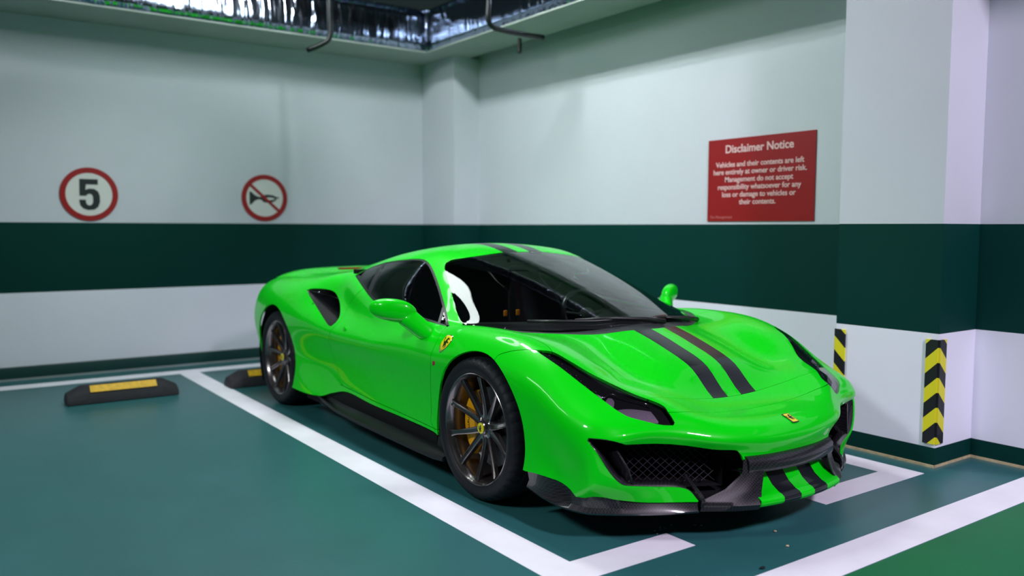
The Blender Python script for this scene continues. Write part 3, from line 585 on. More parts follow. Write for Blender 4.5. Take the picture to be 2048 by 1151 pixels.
P(TAG=='gap','shut_lines',M_gap,lift=-.009,depth=.002)['kind'] = 'stuff'
# cabin lining behind the outer skin
P((COMP==CID['shell'])&(c3[:,0]>-1.95)&(c3[:,0]<-.2),'headliner',M_matte,lift=-.03,depth=.001)
for s in (-1,1): P((COMP==CID['door']),'door_lining',M_matte,lift=-.035,depth=.001,sides=(s,))
# ------------------------------------------------------------------ head lamps
for s in (-1,1):
    h = P(TAG=='headlight','headlight',M_lamp,sides=(s,),depth=.006,lift=-.001)
    P(TAG=='headlight','lamp_bowl',M_matte,sides=(s,),lift=-.026,depth=-.010,par=h)
    for k,mm,nm,dp in (('lamp_lens',M_silver,'main_reflector',-.012),('lamp_round',M_silver,'round_reflector',-.010),('lamp_led',mat('led_white',(.62,.60,.68),.3),'position_lamp',-.009),('lamp_led2',M_black,'led_strip',-.012)):
        P(IN[k]&(TAG=='headlight'),nm,mm,sides=(s,),lift=dp,depth=.01,par=h)
    bm = bmesh.new()
    for p in OL['lamp_led2'][1:5]:
        for q in range(3):
            c_ = Vector((p[0]+.03*q,-abs(p[1]) if s<0 else abs(p[1]),p[2]-.018*q)); bmesh.ops.create_icosphere(bm,subdivisions=1,radius=.007,matrix=Matrix.Translation(c_-Vector((0,0,.012))))
    onto(frombm('led_beads',bm,M_black,None,True),h)['kind'] = 'stuff'
    bm = bmesh.new(); dv = [ev(*near(p)) for p in crv(OL['lamp_divide'],4)]
    tube(bm,[(p[0],p[1]*s,p[2]-.007) for p in dv],.0025,6); onto(frombm('lamp_divider',bm,M_chrome,None,True),h)
# ------------------------------------------------------------------ wheels
def lathe(name,prof,m,n,s,cx,y0,cz,parent,closed=False,mod=None,rz=1):
    V,F = [],[]; k = len(prof)
    for i in range(n):
        t = 2*PI*i/n
        for j,(r,w) in enumerate(prof):
            r2,w2 = (r,w) if mod is None else mod(i,j,r,w)
            V.append((cx+r2*math.cos(t),y0+s*w2,cz+r2*math.sin(t)))
    for i in range(n):
        i2 = (i+1)%n
        for j in range(k-1):
            q = (i*k+j,i*k+j+1,i2*k+j+1,i2*k+j); F.append(q if s<0 else q[::-1])
    o = pydata(name,V,F,m,None,True); onto(o,parent); return sharpen(o,32)
HORSE = [(.02,-.50),(.12,-.48),(.06,-.40),(.10,-.22),(.24,-.30),(.20,-.42),(.28,-.44),(.34,-.26),(.22,-.10),(.20,.06),(.34,.02),(.46,.10),(.42,.16),(.32,.12),(.20,.20),(.10,.22),(.22,.34),(.36,.36),(.34,.42),(.20,.46),(.06,.44),(-.04,.30),(-.10,.10),(-.16,-.06),(-.34,.06),(-.30,.26),(-.42,.34),(-.40,.04),(-.24,-.14),(-.12,-.24),(-.10,-.40)]
def flat_poly(name,pts,org,ux,uy,sc,m,parent,lift=0,thick=.0008):
    org,ux,uy = Vector(org),Vector(ux).normalized(),Vector(uy).normalized(); n = ux.cross(uy).normalized()
    bm = bmesh.new(); vs = [bm.verts.new(org+ux*x*sc+uy*y*sc+n*lift) for x,y in pts]; f = bm.faces.new(vs)
    r = bmesh.ops.extrude_face_region(bm,geom=[f]); bmesh.ops.translate(bm,vec=n*thick,verts=[v for v in r['geom'] if isinstance(v,bmesh.types.BMVert)])
    bmesh.ops.recalc_face_normals(bm,faces=bm.faces[:]); bmesh.ops.triangulate(bm,faces=bm.faces[:]); o = frombm(name,bm,m); 
    if parent is not None: onto(o,parent)
    return o
def wheel(cx,cz,R,Wd,y0,s,rot):
    w_ = bpy.data.objects.new('wheel',None); COL.objects.link(w_); w_.parent = CAR; w_.location = (0,0,0); w_.matrix_parent_inverse = CAR.matrix_world.inverted(); w_.empty_display_size = .1
    tp = [(.262,-.012),(.270,-.003),(.276,.006),(.290,.013),(.306,.014),(.322,.008),(.332,-.002),(.338,-.012),(.341,-.024),(R,-.04),(R,-.062),(R-.006,-.064),(R-.006,-.072),(R,-.074),(R,-Wd/2-.004),(R-.006,-Wd/2),(R-.006,-Wd/2-.01),(R,-Wd/2-.012),(R,-Wd+.05),(.338,-Wd+.012),(.30,-Wd-.012),(.262,-Wd+.01)]
    tp = [(r*R/.343 if r>.28 else r,w) for r,w in tp]
    def tread(i,j,r,w):
        if 6<=j<=9 and i%4==0: return r-.005,w-.001
        return r,w
    lathe('tyre',tp,M_tyre,176,s,cx,y0,cz,w_,mod=tread)
    lathe('rim_barrel',[(.262,-.02),(.2705,-.006),(.2715,.000),(.268,.003),(.263,.000),(.258,-.010),(.250,-.020),(.246,-.04),(.240,-.10),(.236,-Wd+.03),(.26,-Wd+.01)],M_rim,96,s,cx,y0,cz,w_)
    def T(r,t,w): return (cx+r*math.cos(t),y0+s*w,cz+r*math.sin(t))
    for k in range(5):
        for e in (-1,1):
            tc = rot+k*2*PI/5; V,F = [],[]; N = 12
            for i in range(N+1):
                q = i/N; r = .034+(.250-.034)*q; e_s = q*q*(3-2*q)
                t = tc+e*(math.radians(15)*(1-e_s)*1.0+math.radians(18)*e_s)
                wd = .0145*(1-.25*q)+(.006*max(0,(q-.8)/.2)**2)+.003*(1-q); top = -.052+.040*q**1.6; dp = .022+.008*(1-q)
                c,sn = math.cos(t),math.sin(t); px,pz = -sn,c
                for (a,b) in ((-1.15,-dp),(-1,-.003),(-.62,0),(-.45,-.006),(.45,-.006),(.62,0),(1,-.003),(1.15,-dp)):
                    V.append((cx+r*c+px*a*wd,y0+s*(top+b),cz+r*sn+pz*a*wd))
            for i in range(N):
                for j in range(7): q4 = (i*8+j,i*8+j+1,(i+1)*8+j+1,(i+1)*8+j); F.append(q4 if s>0 else q4[::-1])
            o = pydata('spoke',V,F,M_rim,None,True); onto(o,w_); sharpen(o,30)
    lathe('hub',[(.004,-.034),(.03,-.034),(.034,-.038),(.036,-.05),(.062,-.060),(.068,-.075),(.068,-.12)],M_rim,48,s,cx,y0,cz,w_)
    for k in range(5):
        t = rot+PI/5+k*2*PI/5; lathe('wheel_bolt',[(.001,-.052),(.008,-.052),(.009,-.056),(.009,-.075)],M_chrome,8,s,T(.053,t,0)[0],y0,T(.053,t,0)[2],w_)
    lathe('hub_cap',[(.0005,-.0285),(.022,-.0285),(.026,-.031),(.027,-.036)],M_yel,32,s,cx,y0,cz,w_)
    flat_poly('cap_emblem',HORSE,(cx,y0+s*(-.0282),cz),(-s,0,0),(0,0,1),.034,M_stripe,w_)
    # brake disc with a drilled face and the caliper behind the rear-facing edge
    lathe('brake_disc',[(.07,-.095),(.19,-.095),(.192,-.098),(.192,-.125),(.19,-.128),(.07,-.128)],M_disc,64,s,cx,y0,cz,w_)
    lathe('disc_bell',[(.005,-.085),(.085,-.085),(.09,-.095),(.09,-.13)],M_black,48,s,cx,y0,cz,w_)
    V,F = [],[]; N = 16; pr = [(.115,-.088),(.122,-.076),(.165,-.070),(.205,-.074),(.214,-.088),(.214,-.14),(.115,-.14)]
    for i in range(N+1):
        t = PI+math.radians(-52+104*i/N); f = 1-.25*abs(2*i/N-1)**3
        for (r,w) in pr: V.append((cx+(.165+(r-.165)*f)*math.cos(t),y0+s*w,cz+(.165+(r-.165)*f)*math.sin(t)))
    for i in range(N):
        for j in range(len(pr)): j2 = (j+1)%len(pr); q4 = (i*7+j,i*7+j2,(i+1)*7+j2,(i+1)*7+j); F.append(q4 if s<0 else q4[::-1])
    F.append(tuple(range(7))); F.append(tuple(range(N*7,N*7+7))[::-1])
    cal = pydata('brake_caliper',V,F,M_cal,None,True); onto(cal,w_); sharpen(cal,40)
    if s<0:
        cu = bpy.data.curves.new('caliper_lettering','FONT'); cu.body = 'Ferrari'; cu.size = .03; cu.extrude = .0006; cu.align_x = 'CENTER'; cu.align_y = 'CENTER'
        tmp = bpy.data.objects.new('tmp',cu); COL.objects.link(tmp); bpy.context.view_layer.update()
        me = bpy.data.meshes.new_from_object(tmp.evaluated_get(bpy.context.evaluated_depsgraph_get())); bpy.data.objects.remove(tmp)
        t = PI+math.radians(8); M_ = Matrix(((0,-1*0+0,0,0),)*4) if False else None
        for v in me.vertices:
            a,b = v.co.x,v.co.y                     # read upwards along the arc
            tt = t-a/.165; rr = .165-b*1; x,z = cx+rr*math.cos(tt),cz+rr*math.sin(tt); v.co = (x,y0+s*(-.0695+v.co.z),z)
        o = link('caliper_lettering',me,M_stripe); onto(o,w_)
    return w_
wheel(0,.343,.343,.245,-.93,-1,math.radians(70)); wheel(0,.343,.343,.245,.93,1,math.radians(40))
wheel(-2.645,.345,.345,.305,-.94,-1,math.radians(83)); wheel(-2.645,.345,.345,.305,.94,1,math.radians(10))
for s in (-1,1):
    for cx,r in ((.031,.388),(-2.633,.402)):
        V,F = [],[]; N = 40
        for i in range(N+1):
            t = math.radians(-38)+math.radians(256)*i/N
            for y in ((.90 if cx>-1 else .945),.55): V.append((cx+r*math.cos(t),s*y,max(.13,.342+r*math.sin(t))))
        for i in range(N): F.append((2*i,2*i+1,2*i+3,2*i+2))
        V.append((cx,s*.55,.342)); F += [(2*i+1,len(V)-1,2*i+3) for i in range(N)]
        onto(pydata('wheel_arch_liner',V,F,M_matte,None,True))
# ------------------------------------------------------------------ underside, sills, tail
bm = bmesh.new(); bx(bm,-3.25,.95,-.53,.53,.125,.19); bx(bm,-2.17,-.40,-.905,.905,.125,.30); bx(bm,-3.30,-3.08,-.78,.78,.2,.80); onto(frombm('underbody',bm,M_matte))
for s in (-1,1):
    # black side skirt: a blade under the green sill with a rounded outer edge
    V,F = [],[]; xs = [(-2.05,.90,.17),(-1.85,.935,.15),(-1.6,.962,.135),(-1.3,.972,.13),(-.9,.975,.128),(-.5,.975,.125),(-.34,.972,.125),(-.27,.955,.125)]
    for x,y,z in xs: V += [(x,s*.86,z),(x,s*(y-.008),z),(x,s*y,z+.010),(x,s*(y-.006),z+.022),(x,s*(y-.03),z+.028),(x,s*.905,z+.05),(x,s*.895,z+.14)]
    for i in range(len(xs)-1):
        for j in range(6): q4 = (i*7+j,i*7+j+1,i*7+j+8,i*7+j+7); F.append(q4[::-1] if s<0 else q4)
    F += [tuple(range(7)),tuple(range(7*(len(xs)-1),7*len(xs)))[::-1]]
    sharpen(onto(pydata('side_skirt',V,F,M_black,None,True)),40)
    # bowl of the side intake
    V,F = [],[]; q = uvl(OL['intake']+[OL['intake'][0]],3)[:-1]; A = ev(q[:,0],q[:,1]); c0 = A.mean(0)
    n = len(A); B = c0+(A-c0)*.86+[.02,-.10,-.015]; C_ = c0+(A-c0)*.55+[.03,-.16,-.02]
    for L in (A,B,C_): V += [(p[0],p[1]*s,p[2]) for p in L]
    for k in (0,1):
        for i in range(n): q4 = (k*n+i,k*n+(i+1)%n,(k+1)*n+(i+1)%n,(k+1)*n+i); F.append(q4 if s>0 else q4[::-1])
    F.append(tuple(range(2*n,3*n)))
    onto(pydata('side_intake',V,F,M_black,None,True))
    bm = bmesh.new(); bmesh.ops.create_uvsphere(bm,u_segments=12,v_segments=8,radius=.009,matrix=Matrix.Translation((-2.09,s*.84,.855))); onto(frombm('intake_screw',bm,M_chrome,None,True))
    # tail lamp
    bm = bmesh.new(); bmesh.ops.create_cone(bm,segments=32,radius1=.085,radius2=.078,depth=.03,cap_ends=True,matrix=Matrix.Translation((-3.31,s*.58,.72))@Matrix.Rotation(-PI/2,4,'Y')); onto(frombm('tail_light',bm,M_red,None,False))
onto(box('rear_panel',-3.36,-3.28,-.80,.80,.24,.84,M_black,bev=.03))
# ducktail spoiler
V,F = [],[]; N = 28
for i in range(N+1):
    y = -.76+1.52*i/N; a = abs(y)/.76; zt = .968-.012*a-.055*a**5; zb = .90-.03*a**3; xr = -3.30+.16*a**2.5
    V += [(xr+.28,y,zb+.005),(xr+.16,y,zb+(zt-zb)*.45),(xr+.04,y,zt-.006),(xr,y,zt),(xr-.02,y,zt-.012),(xr-.01,y,zb-.05),(xr+.28,y,zb-.05)]
for i in range(N):
    for j in range(7): j2 = (j+1)%7; F.append((i*7+j,(i+1)*7+j,(i+1)*7+j2,i*7+j2))
F += [tuple(range(7)),tuple(range(N*7,N*7+7))[::-1]]
sharpen(onto(pydata('rear_spoiler',V,F,M_paint,None,True)),50)
onto(box('brake_light_strip',-3.02,-2.98,-.30,.30,.955,.972,M_red,bev=.004))
# ------------------------------------------------------------------ front intakes, carbon parts, lip
def strip_patch(name, curves, m, parent=CAR, s=1, thick=.006, sub=6, ang=40):
    """Skin through several curves (lists of equal length), thickened."""
    Cc = [crv([(a[0],a[1]*s,a[2]) for a in c],sub,60) for c in curves]; n = len(Cc[0]); V,F = [],[]
    for c in Cc: V += list(c)
    for k in range(len(Cc)-1):
        for i in range(n-1): q4 = (k*n+i,k*n+i+1,(k+1)*n+i+1,(k+1)*n+i); F.append(q4 if s>0 else q4[::-1])
    o = pydata(name,V,F,m,None,True); onto(o,parent); sharpen(o,ang)
    md = o.modifiers.new('thickness','SOLIDIFY'); md.thickness = thick; md.offset = -1
    return o
for s in (-1,1):
    # carbon frame round the intake: from the opening in the skin inwards
    oq = uvl(OL['opening'][6:18],3); O3 = ev(oq[:,0],oq[:,1])-ev(oq[:,0],oq[:,1],N3)*.008
    outer = [tuple(p) for p in O3]
    inner = [(p[0]-.05-.02*(p[1]>.8),p[1]-(.075 if p[1]>.72 else .0)*min(1,(p[1]-.72)/.08 if p[1]>.72 else 0),p[2]*.86+.14*.345) for p in outer]
    V = [(a[0],a[1]*s,a[2]) for a in outer+inner]; n = len(outer)
    F = [((i,i+1,n+i+1,n+i) if s>0 else (n+i,n+i+1,i+1,i)) for i in range(n-1)]
    o = onto(pydata('intake_frame',V,F,M_carbon,None,True)); md = o.modifiers.new('thickness','SOLIDIFY'); md.thickness = .006; md.offset = 0
    # black duct behind, slightly tapering, with a diamond wire mesh across it
    du = bpy.data.objects.new('front_intake',None); COL.objects.link(du); onto(du); du.empty_display_size = .1
    V = [(.99,s*.33,.22),(.99,s*.33,.40),(.72,s*.83,.44),(.76,s*.79,.22),(.80,s*.26,.22),(.80,s*.26,.40),(.50,s*.74,.43),(.50,s*.74,.22)]
    F = [(0,1,5,4),(1,2,6,5),(2,3,7,6),(3,0,4,7),(4,5,6,7)]
    onto(pydata('intake_duct',V,F if s>0 else [f[::-1] for f in F],M_matte),du)
    bm = bmesh.new(); A0 = Vector((.955,s*.34,.235)); U = Vector((.735,s*.765,.235))-A0; Wd = U.length; U.normalize(); Hh = .19
    Nn = Vector((U.y*s,-U.x*s,0)).normalized()
    step = .038; k = -10
    while k*step < Wd+Hh:
        for sg in (1,-1):
            a0 = k*step; pts_ = []
            for z in np.linspace(0,Hh,5):
                x = a0+z*sg*1.1 if sg>0 else a0+Hh*1.1-z*1.1-.0
                if 0<=x<=Wd: pts_.append(A0+U*x+Vector((0,0,z*(.9+.1*x/Wd))))
            if len(pts_)>=2: tube(bm,pts_,.0017,4,False)
        k += 1
    onto(frombm('grille_mesh',bm,mat('grille_wire',(.035,.033,.045),.45,metal=.3)),du)['kind'] = 'stuff'
    # bright-edged vane at the outer end of the mesh
    strip_patch('intake_vane',[[(.845,.79,.405),(.80,.79,.40),(.72,.78,.40)],[(.872,.752,.33),(.83,.755,.33),(.74,.75,.33)],[(.885,.735,.255),(.85,.735,.255),(.76,.73,.25)]],M_carbon,s=s,thick=.007,sub=3)
    strip_patch('intake_lip',[[(.855,.742,.252),(.912,.652,.250),(.978,.535,.244)],[(.83,.73,.242),(.88,.65,.240),(.955,.54,.235)],[(.75,.70,.238),(.80,.62,.236),(.87,.50,.232)]],M_carbon,s=s,thick=.006,sub=3)
    # green blade: top face and rounded nose below the mesh
    # carbon side of the splitter, from the lower edge of the bumper down to the blade on the ground side
    top = [OL['bumper_low'][i] for i in (0,1,2,3,4,5)]+[OL['blade_low'][i] for i in (0,2,3,4,5,6)]
    top = [(p[0]-.004,p[1]-.012,p[2]+.006) for p in top]
    mid = [(.40,.905,.195),(.49,.912,.185),(.60,.913,.175),(.66,.903,.168),(.70,.892,.165),(.735,.878,.163),(.765,.858,.162),(.815,.80,.162),(.852,.755,.162),(.91,.672,.162),(.96,.587,.162),(1.01,.50,.162)]
    out_ = [(.38,.905,.160),(.49,.92,.153),(.60,.925,.148),(.665,.918,.146),(.715,.905,.145),(.75,.890,.145),(.78,.868,.145),(.83,.808,.145),(.865,.76,.145),(.92,.68,.146),(.97,.592,.147),(1.015,.50,.148)]
    low = [(p[0]-.01,p[1]-.012,p[2]-.012) for p in out_]; inn = [(p[0]-.15,p[1]-.30,p[2]-.012) for p in out_]
    strip_patch('front_splitter',[top,mid,out_,low,inn],M_carbon,s=s,thick=.004,sub=3,ang=35)
    # foot of the centre carbon piece
    strip_patch('carbon_foot',[[(1.075,.30,.345),(1.092,.27,.345),(1.10,.245,.345),(1.11,.215,.347)],
        [(1.078,.31,.29),(1.105,.275,.28),(1.115,.255,.275),(1.12,.225,.275)],
        [(1.045,.375,.225),(1.09,.33,.22),(1.115,.29,.22),(1.128,.245,.22)],
        [(1.012,.475,.187),(1.06,.41,.184),(1.10,.35,.182),(1.14,.262,.182)],
        [(1.018,.48,.172),(1.065,.415,.168),(1.107,.352,.167),(1.148,.265,.167)],
        [(1.005,.48,.140),(1.05,.415,.14),(1.09,.35,.14),(1.13,.265,.142)]],M_carbon,s=s,thick=.006,sub=3,ang=50)
    strip_patch('splitter_vane',[[(.93,.50,.275),(.965,.505,.25),(1.005,.50,.215),(1.018,.492,.190),(1.012,.49,.165)],[(.93,.485,.275),(.965,.488,.25),(1.007,.482,.215),(1.022,.474,.190),(1.016,.475,.165)]],M_carbon,s=s,thick=.008,sub=3)
# upper cross bar of carbon under the nose
bar = [[(1.128+.0,y*.1,.352) for y in range(-3,4)]]
def arcx(y,x0,k): return x0-k*y*y
ys = np.linspace(-.29,.29,13)
strip_patch('carbon_crossbar',[[(arcx(y,1.098,.45),y,.353) for y in ys],[(arcx(y,1.124,.50),y,.348) for y in ys],[(arcx(y,1.138,.52),y,.335) for y in ys],[(arcx(y,1.142,.55),y,.304) for y in ys],[(arcx(y,1.138,.55),y,.293) for y in ys],[(arcx(y,1.05,.55),y,.286) for y in ys]],M_carbon,s=1,thick=.005,sub=1,ang=50)
# centre tongue: concave ramp ending in a rounded lip, twin stripes run over it
def tong(y):
    a = min(1,abs(y)/.30)
    return [(1.06-.5*y*y,y,.287),(1.083-.5*y*y,y,.254),(1.113-.5*y*y,y,.218),(1.148-.45*y*y,y,.194),(1.166-.42*y*y,y,.188),(1.176-.42*y*y,y,.180),(1.176-.42*y*y,y,.168),(1.166-.42*y*y,y,.158)]
E_ = [-.27,-.149,-.046,.046,.149,.27]
for a,b in zip(E_[:-1],E_[1:]):
    is_s = abs((a+b)/2)>.05 and abs((a+b)/2)<.12
    yl = np.linspace(a,b,6); pr = [tong(y) for y in yl]; rows = list(zip(*pr))
    strip_patch('lip_stripe' if is_s else 'front_lip',rows,M_stripe if is_s else M_paint,s=1,thick=.005,sub=1,ang=60)
bm = bmesh.new(); bx(bm,.60,.97,-.43,.43,.15,.165); bx(bm,.60,.80,-.30,.30,.15,.42); onto(frombm('nose_underside',bm,M_matte))
# ------------------------------------------------------------------ mirrors
for s in (-1,1):
    V,F = [],[]; N = 16
    A0,B0 = Vector((-.605,s*.930,.850)),Vector((-.685,s*1.135,.880)); ax = (B0-A0)
    prof = [(0,.30,.28,-.012),(.04,.62,.60,-.010),(.14,.86,.85,-.006),(.3,1,1,0),(.5,1,1.02,.002),(.7,.92,.98,.002),(.86,.74,.86,0),(.95,.50,.66,0),(1,.18,.30,0)]
    fwd = Vector((1,-s*.35,0)).normalized()
    for (q,hz,dp,dz) in prof:
        c = A0+ax*q+Vector((0,0,dz))
        for k in range(N):
            t = 2*PI*k/N; ca,sa = math.cos(t),math.sin(t)
            e = lambda v: math.copysign(abs(v)**.8,v)
            f_ = e(ca)*dp*(.074 if ca>0 else .050); h_ = e(sa)*hz*(.060 if sa>0 else .066)
            V.append(c+fwd*f_+Vector((0,0,h_)))
    n = len(prof)
    for i in range(n-1):
        for k in range(N): q4 = (i*N+k,i*N+(k+1)%N,(i+1)*N+(k+1)%N,(i+1)*N+k); F.append(q4 if s>0 else q4[::-1])
    F += [tuple(range(N)),tuple(range((n-1)*N,n*N))]
    pod = pydata('side_mirror',V,F,M_paint,None,True); onto(pod); bm = bmesh.new(); bm.from_mesh(pod.data); bmesh.ops.recalc_face_normals(bm,faces=bm.faces[:]); bm.to_mesh(pod.data); bm.free()
    md = pod.modifiers.new('smooth','SUBSURF'); md.levels = md.render_levels = 2
    V,F = [],[]
    path = [(-.625,.985,.845,.046,.044),(-.595,.955,.815,.048,.042),(-.565,.928,.785,.048,.040),(-.535,.902,.755,.047,.038),(-.510,.872,.722,.044,.034)]
    for (x,y,z,a,b) in path:
        for k in range(12):
            t = 2*PI*k/12; e = lambda v: math.copysign(abs(v)**.75,v)
            V.append((x+e(math.cos(t))*a,s*(y+e(math.sin(t))*b*.8),z-e(math.sin(t))*b*.8+e(math.cos(t))*a*.35))
    for i in range(len(path)-1):
        for k in range(12): q4 = (i*12+k,i*12+(k+1)%12,(i+1)*12+(k+1)%12,(i+1)*12+k); F.append(q4)
    F += [tuple(range(12)),tuple(range(48,60))]
    arm = pydata('mirror_arm',V,F,M_paint,None,True); onto(arm,pod); bm = bmesh.new(); bm.from_mesh(arm.data); bmesh.ops.recalc_face_normals(bm,faces=bm.faces[:]); bm.to_mesh(arm.data); bm.free()
    md = arm.modifiers.new('smooth','SUBSURF'); md.levels = md.render_levels = 2
    # mirror glass on the rearward side
    gl_ = [(math.cos(t)*.085,math.sin(t)*.036) for t in np.linspace(0,2*PI,20,endpoint=False)]
    flat_poly('mirror_glass',gl_,A0+ax*.5-fwd*.046,ax,(0,0,1),1,M_chrome,pod)
# ------------------------------------------------------------------ badges laid on the skin
def decal(name,pts,m,s,lift=.0015,parent=CAR,sub=3,depth=.002):
    q = uvl(list(pts)+[pts[0]],sub)[:-1]; c = q.mean(0); V,F = [],[]; n = len(q)
    rings = [q,c+(q-c)*.66,c+(q-c)*.33]
    for R_ in rings:
        Pp = ev(R_[:,0],R_[:,1])+ev(R_[:,0],R_[:,1],N3)*lift; V += [(p[0],p[1]*s,p[2]) for p in Pp]
    Pc = ev(c[0],c[1])+ev(c[0],c[1],N3)*lift; V.append((Pc[0],Pc[1]*s,Pc[2]))
    for k in (0,1):
        for i in range(n): F.append((k*n+i,k*n+(i+1)%n,(k+1)*n+(i+1)%n,(k+1)*n+i))
    for i in range(n): F.append((2*n+i,2*n+(i+1)%n,3*n))
    o = pydata(name,V,F,m,None,True); onto(o,parent)
    md = o.modifiers.new('thickness','SOLIDIFY'); md.thickness = depth; md.offset = 0; return o
for s in (-1,1):
    sh = decal('shield_badge',OL['shield'],M_yel,s)
    cs = np.mean(OL['shield'],0); big = [tuple(cs+(np.array(p)-cs)*1.1) for p in OL['shield']]
    decal('badge_rim',big,M_chrome,s,lift=.0006,parent=sh)
    u0 = near(cs); c3d = ev(*u0); nn = ev(u0[0],u0[1],N3); nn = Vector((nn[0],nn[1]*s,nn[2])); up = Vector((.28*1,0,1)); ux = up.cross(nn).normalized(); uy = nn.cross(ux)
    flat_poly('badge_emblem',HORSE,Vector((c3d[0],c3d[1]*s,c3d[2]))+nn*.0026,ux,uy,.062,M_stripe,sh)
u0 = near((1.078,0,.478)); c3d = Vector(ev(*u0)); nn = Vector(ev(u0[0],u0[1],N3)).normalized(); ux = Vector((0,1,0)); uy = nn.cross(ux); 
if uy.x>0: uy = -uy
rect = lambda w,h:[(-w,-h),(w,-h),(w,h),(-w,h)]
nb_ = flat_poly('nose_badge',rect(.021,.033),c3d+nn*.001,ux,uy,1,M_stripe,None,thick=.002); onto(nb_)
if ux.cross(uy).dot(nn)<0: ux = -ux
flat_poly('badge_field',rect(.0175,.0295),c3d+nn*.0012,ux,uy,1,M_yel,nb_,thick=.0025)
flat_poly('badge_emblem',HORSE,c3d+nn*.0038+uy*.003,ux,uy,.040,M_stripe,nb_)
# button in the door's upper panel and the rear quarter
for s in (-1,1):
    q = cast((-1.50,.95,.665),'y'); p = ev(*q); bm = bmesh.new()
    bmesh.ops.create_uvsphere(bm,u_segments=20,v_segments=10,radius=1,matrix=Matrix.Translation((p[0],p[1]*s,p[2]))@Matrix.Diagonal((.028,.006,.02,1))); onto(frombm('door_button',bm,M_paint,None,True),door_objs[s])
# ------------------------------------------------------------------ wipers
def wiper(pts,blade):
    bm = bmesh.new(); tube(bm,pts,.008,8,radii=[.014,.011,.008,.006][:len(pts)]); w_ = onto(frombm('wiper',bm,M_black,None,True))
    bm = bmesh.new(); tube(bm,blade,.0075,8); onto(frombm('wiper_blade',bm,M_black,None,True),w_)
_wbv = BVHTree.FromPolygons([Vector(p) for p in P3],[tuple(f) for f in FA.tolist()])
def ws(x,y,h):
    p = _wbv.ray_cast(Vector((x,abs(y),3)),Vector((0,0,-1)))[0]
    return (p[0],math.copysign(p[1],y),p[2]+h)
wiper([ws(.225,.10,.012),ws(.21,-.02,.022),ws(.15,-.18,.020),ws(.05,-.36,.014)],[ws(.20,.06,.008),ws(.165,-.12,.010),ws(.105,-.28,.010),ws(.01,-.43,.010),ws(-.10,-.55,.009)])
wiper([ws(.085,.50,.012),ws(.12,.42,.024),ws(.155,.30,.018),ws(.18,.16,.014)],[ws(.03,.50,.008),ws(.08,.41,.010),ws(.135,.28,.010),ws(.165,.16,.010),ws(.185,.05,.009)])
# ------------------------------------------------------------------ cabin
box_ = lambda n_,a,m,b=.02: onto(box(n_,*a,m,bev=b,seg=3))
box_('cabin_floor',(-1.9,-.15,-.78,.78,.22,.26),M_matte,0)
box_('rear_bulkhead',(-1.80,-1.74,-.72,.72,.26,1.02),M_matte,0)
V,F = [],[]; ys = np.linspace(-.74,.74,25)
for y in ys:
    a = abs(y); xf = .10-.55*a*a-.2*a; hump = .045*math.exp(-((y-.36)/.16)**2)
    V += [(xf-.02,y,.765),(xf-.18,y,.772+hump*.3),(xf-.36-.1*(1-a),y,.765+hump),(xf-.42-.1*(1-a),y,.735+hump*.8),(xf-.40-.1*(1-a),y,.60),(xf-.25,y,.40)]
for i in range(24):
    for j in range(5): F.append((i*6+j,i*6+j+1,(i+1)*6+j+1,(i+1)*6+j))
da = onto(pydata('dashboard',V,F,M_int,None,True)); md = da.modifiers.new('thickness','SOLIDIFY'); md.thickness = .01
bm = bmesh.new(); C0 = Vector((-.70,.36,.745)); tilt = Matrix.Rotation(math.radians(62),3,'Y')
ring = [C0+tilt@Vector((.172*math.cos(t),.178*math.sin(t),0)) for t in np.linspace(0,2*PI,40)]
tube(bm,ring,.015,10,False); sw = onto(frombm('steering_wheel',bm,M_seatc,None,True))
bm = bmesh.new()
for t in (math.radians(100),math.radians(-100),math.radians(0)): tube(bm,[C0,C0+tilt@Vector((.165*math.cos(t+PI/2*0),.17*math.sin(t),0))],.016,6)
bmesh.ops.create_uvsphere(bm,u_segments=16,v_segments=8,radius=.055,matrix=Matrix.Translation(C0)); onto(frombm('wheel_spokes',bm,M_int,None,True),sw)
for y0 in (-.37,.37):
    V,F = [],[]
    # bucket seat: cross-sections from the cushion front up to the head rest
    S = [(-.78,.40,.24,.05),(-.92,.385,.25,.07),(-1.08,.40,.25,.09),(-1.20,.47,.25,.10),(-1.27,.60,.245,.10),(-1.32,.74,.235,.09),(-1.36,.86,.20,.06),(-1.385,.93,.13,.03),(-1.40,1.0,.12,.03),(-1.405,1.04,.09,.01)]
    for (x,z,w,bol) in S:
        for u in np.linspace(-1,1,9): V.append((x+bol*abs(u)**3*(.9 if z>.5 else .2),y0+u*w,z+bol*abs(u)**3*(.2 if z>.5 else .9)))
    for i in range(len(S)-1):
        for j in range(8): F.append((i*9+j,i*9+j+1,(i+1)*9+j+1,(i+1)*9+j))
    o = onto(pydata('seat',V,F,M_seatc,None,True)); md = o.modifiers.new('thickness','SOLIDIFY'); md.thickness = .035; md2 = o.modifiers.new('smooth','SUBSURF'); md2.levels = md2.render_levels = 1
    for k in (-.05,.05):
        pass
for y in (-.245,-.155): onto(box('dash_tag',-.735,-.725,y-.012,y+.012,.778,.812,mat('orange_tag',(.7,.22,.0),.4),bev=.003))
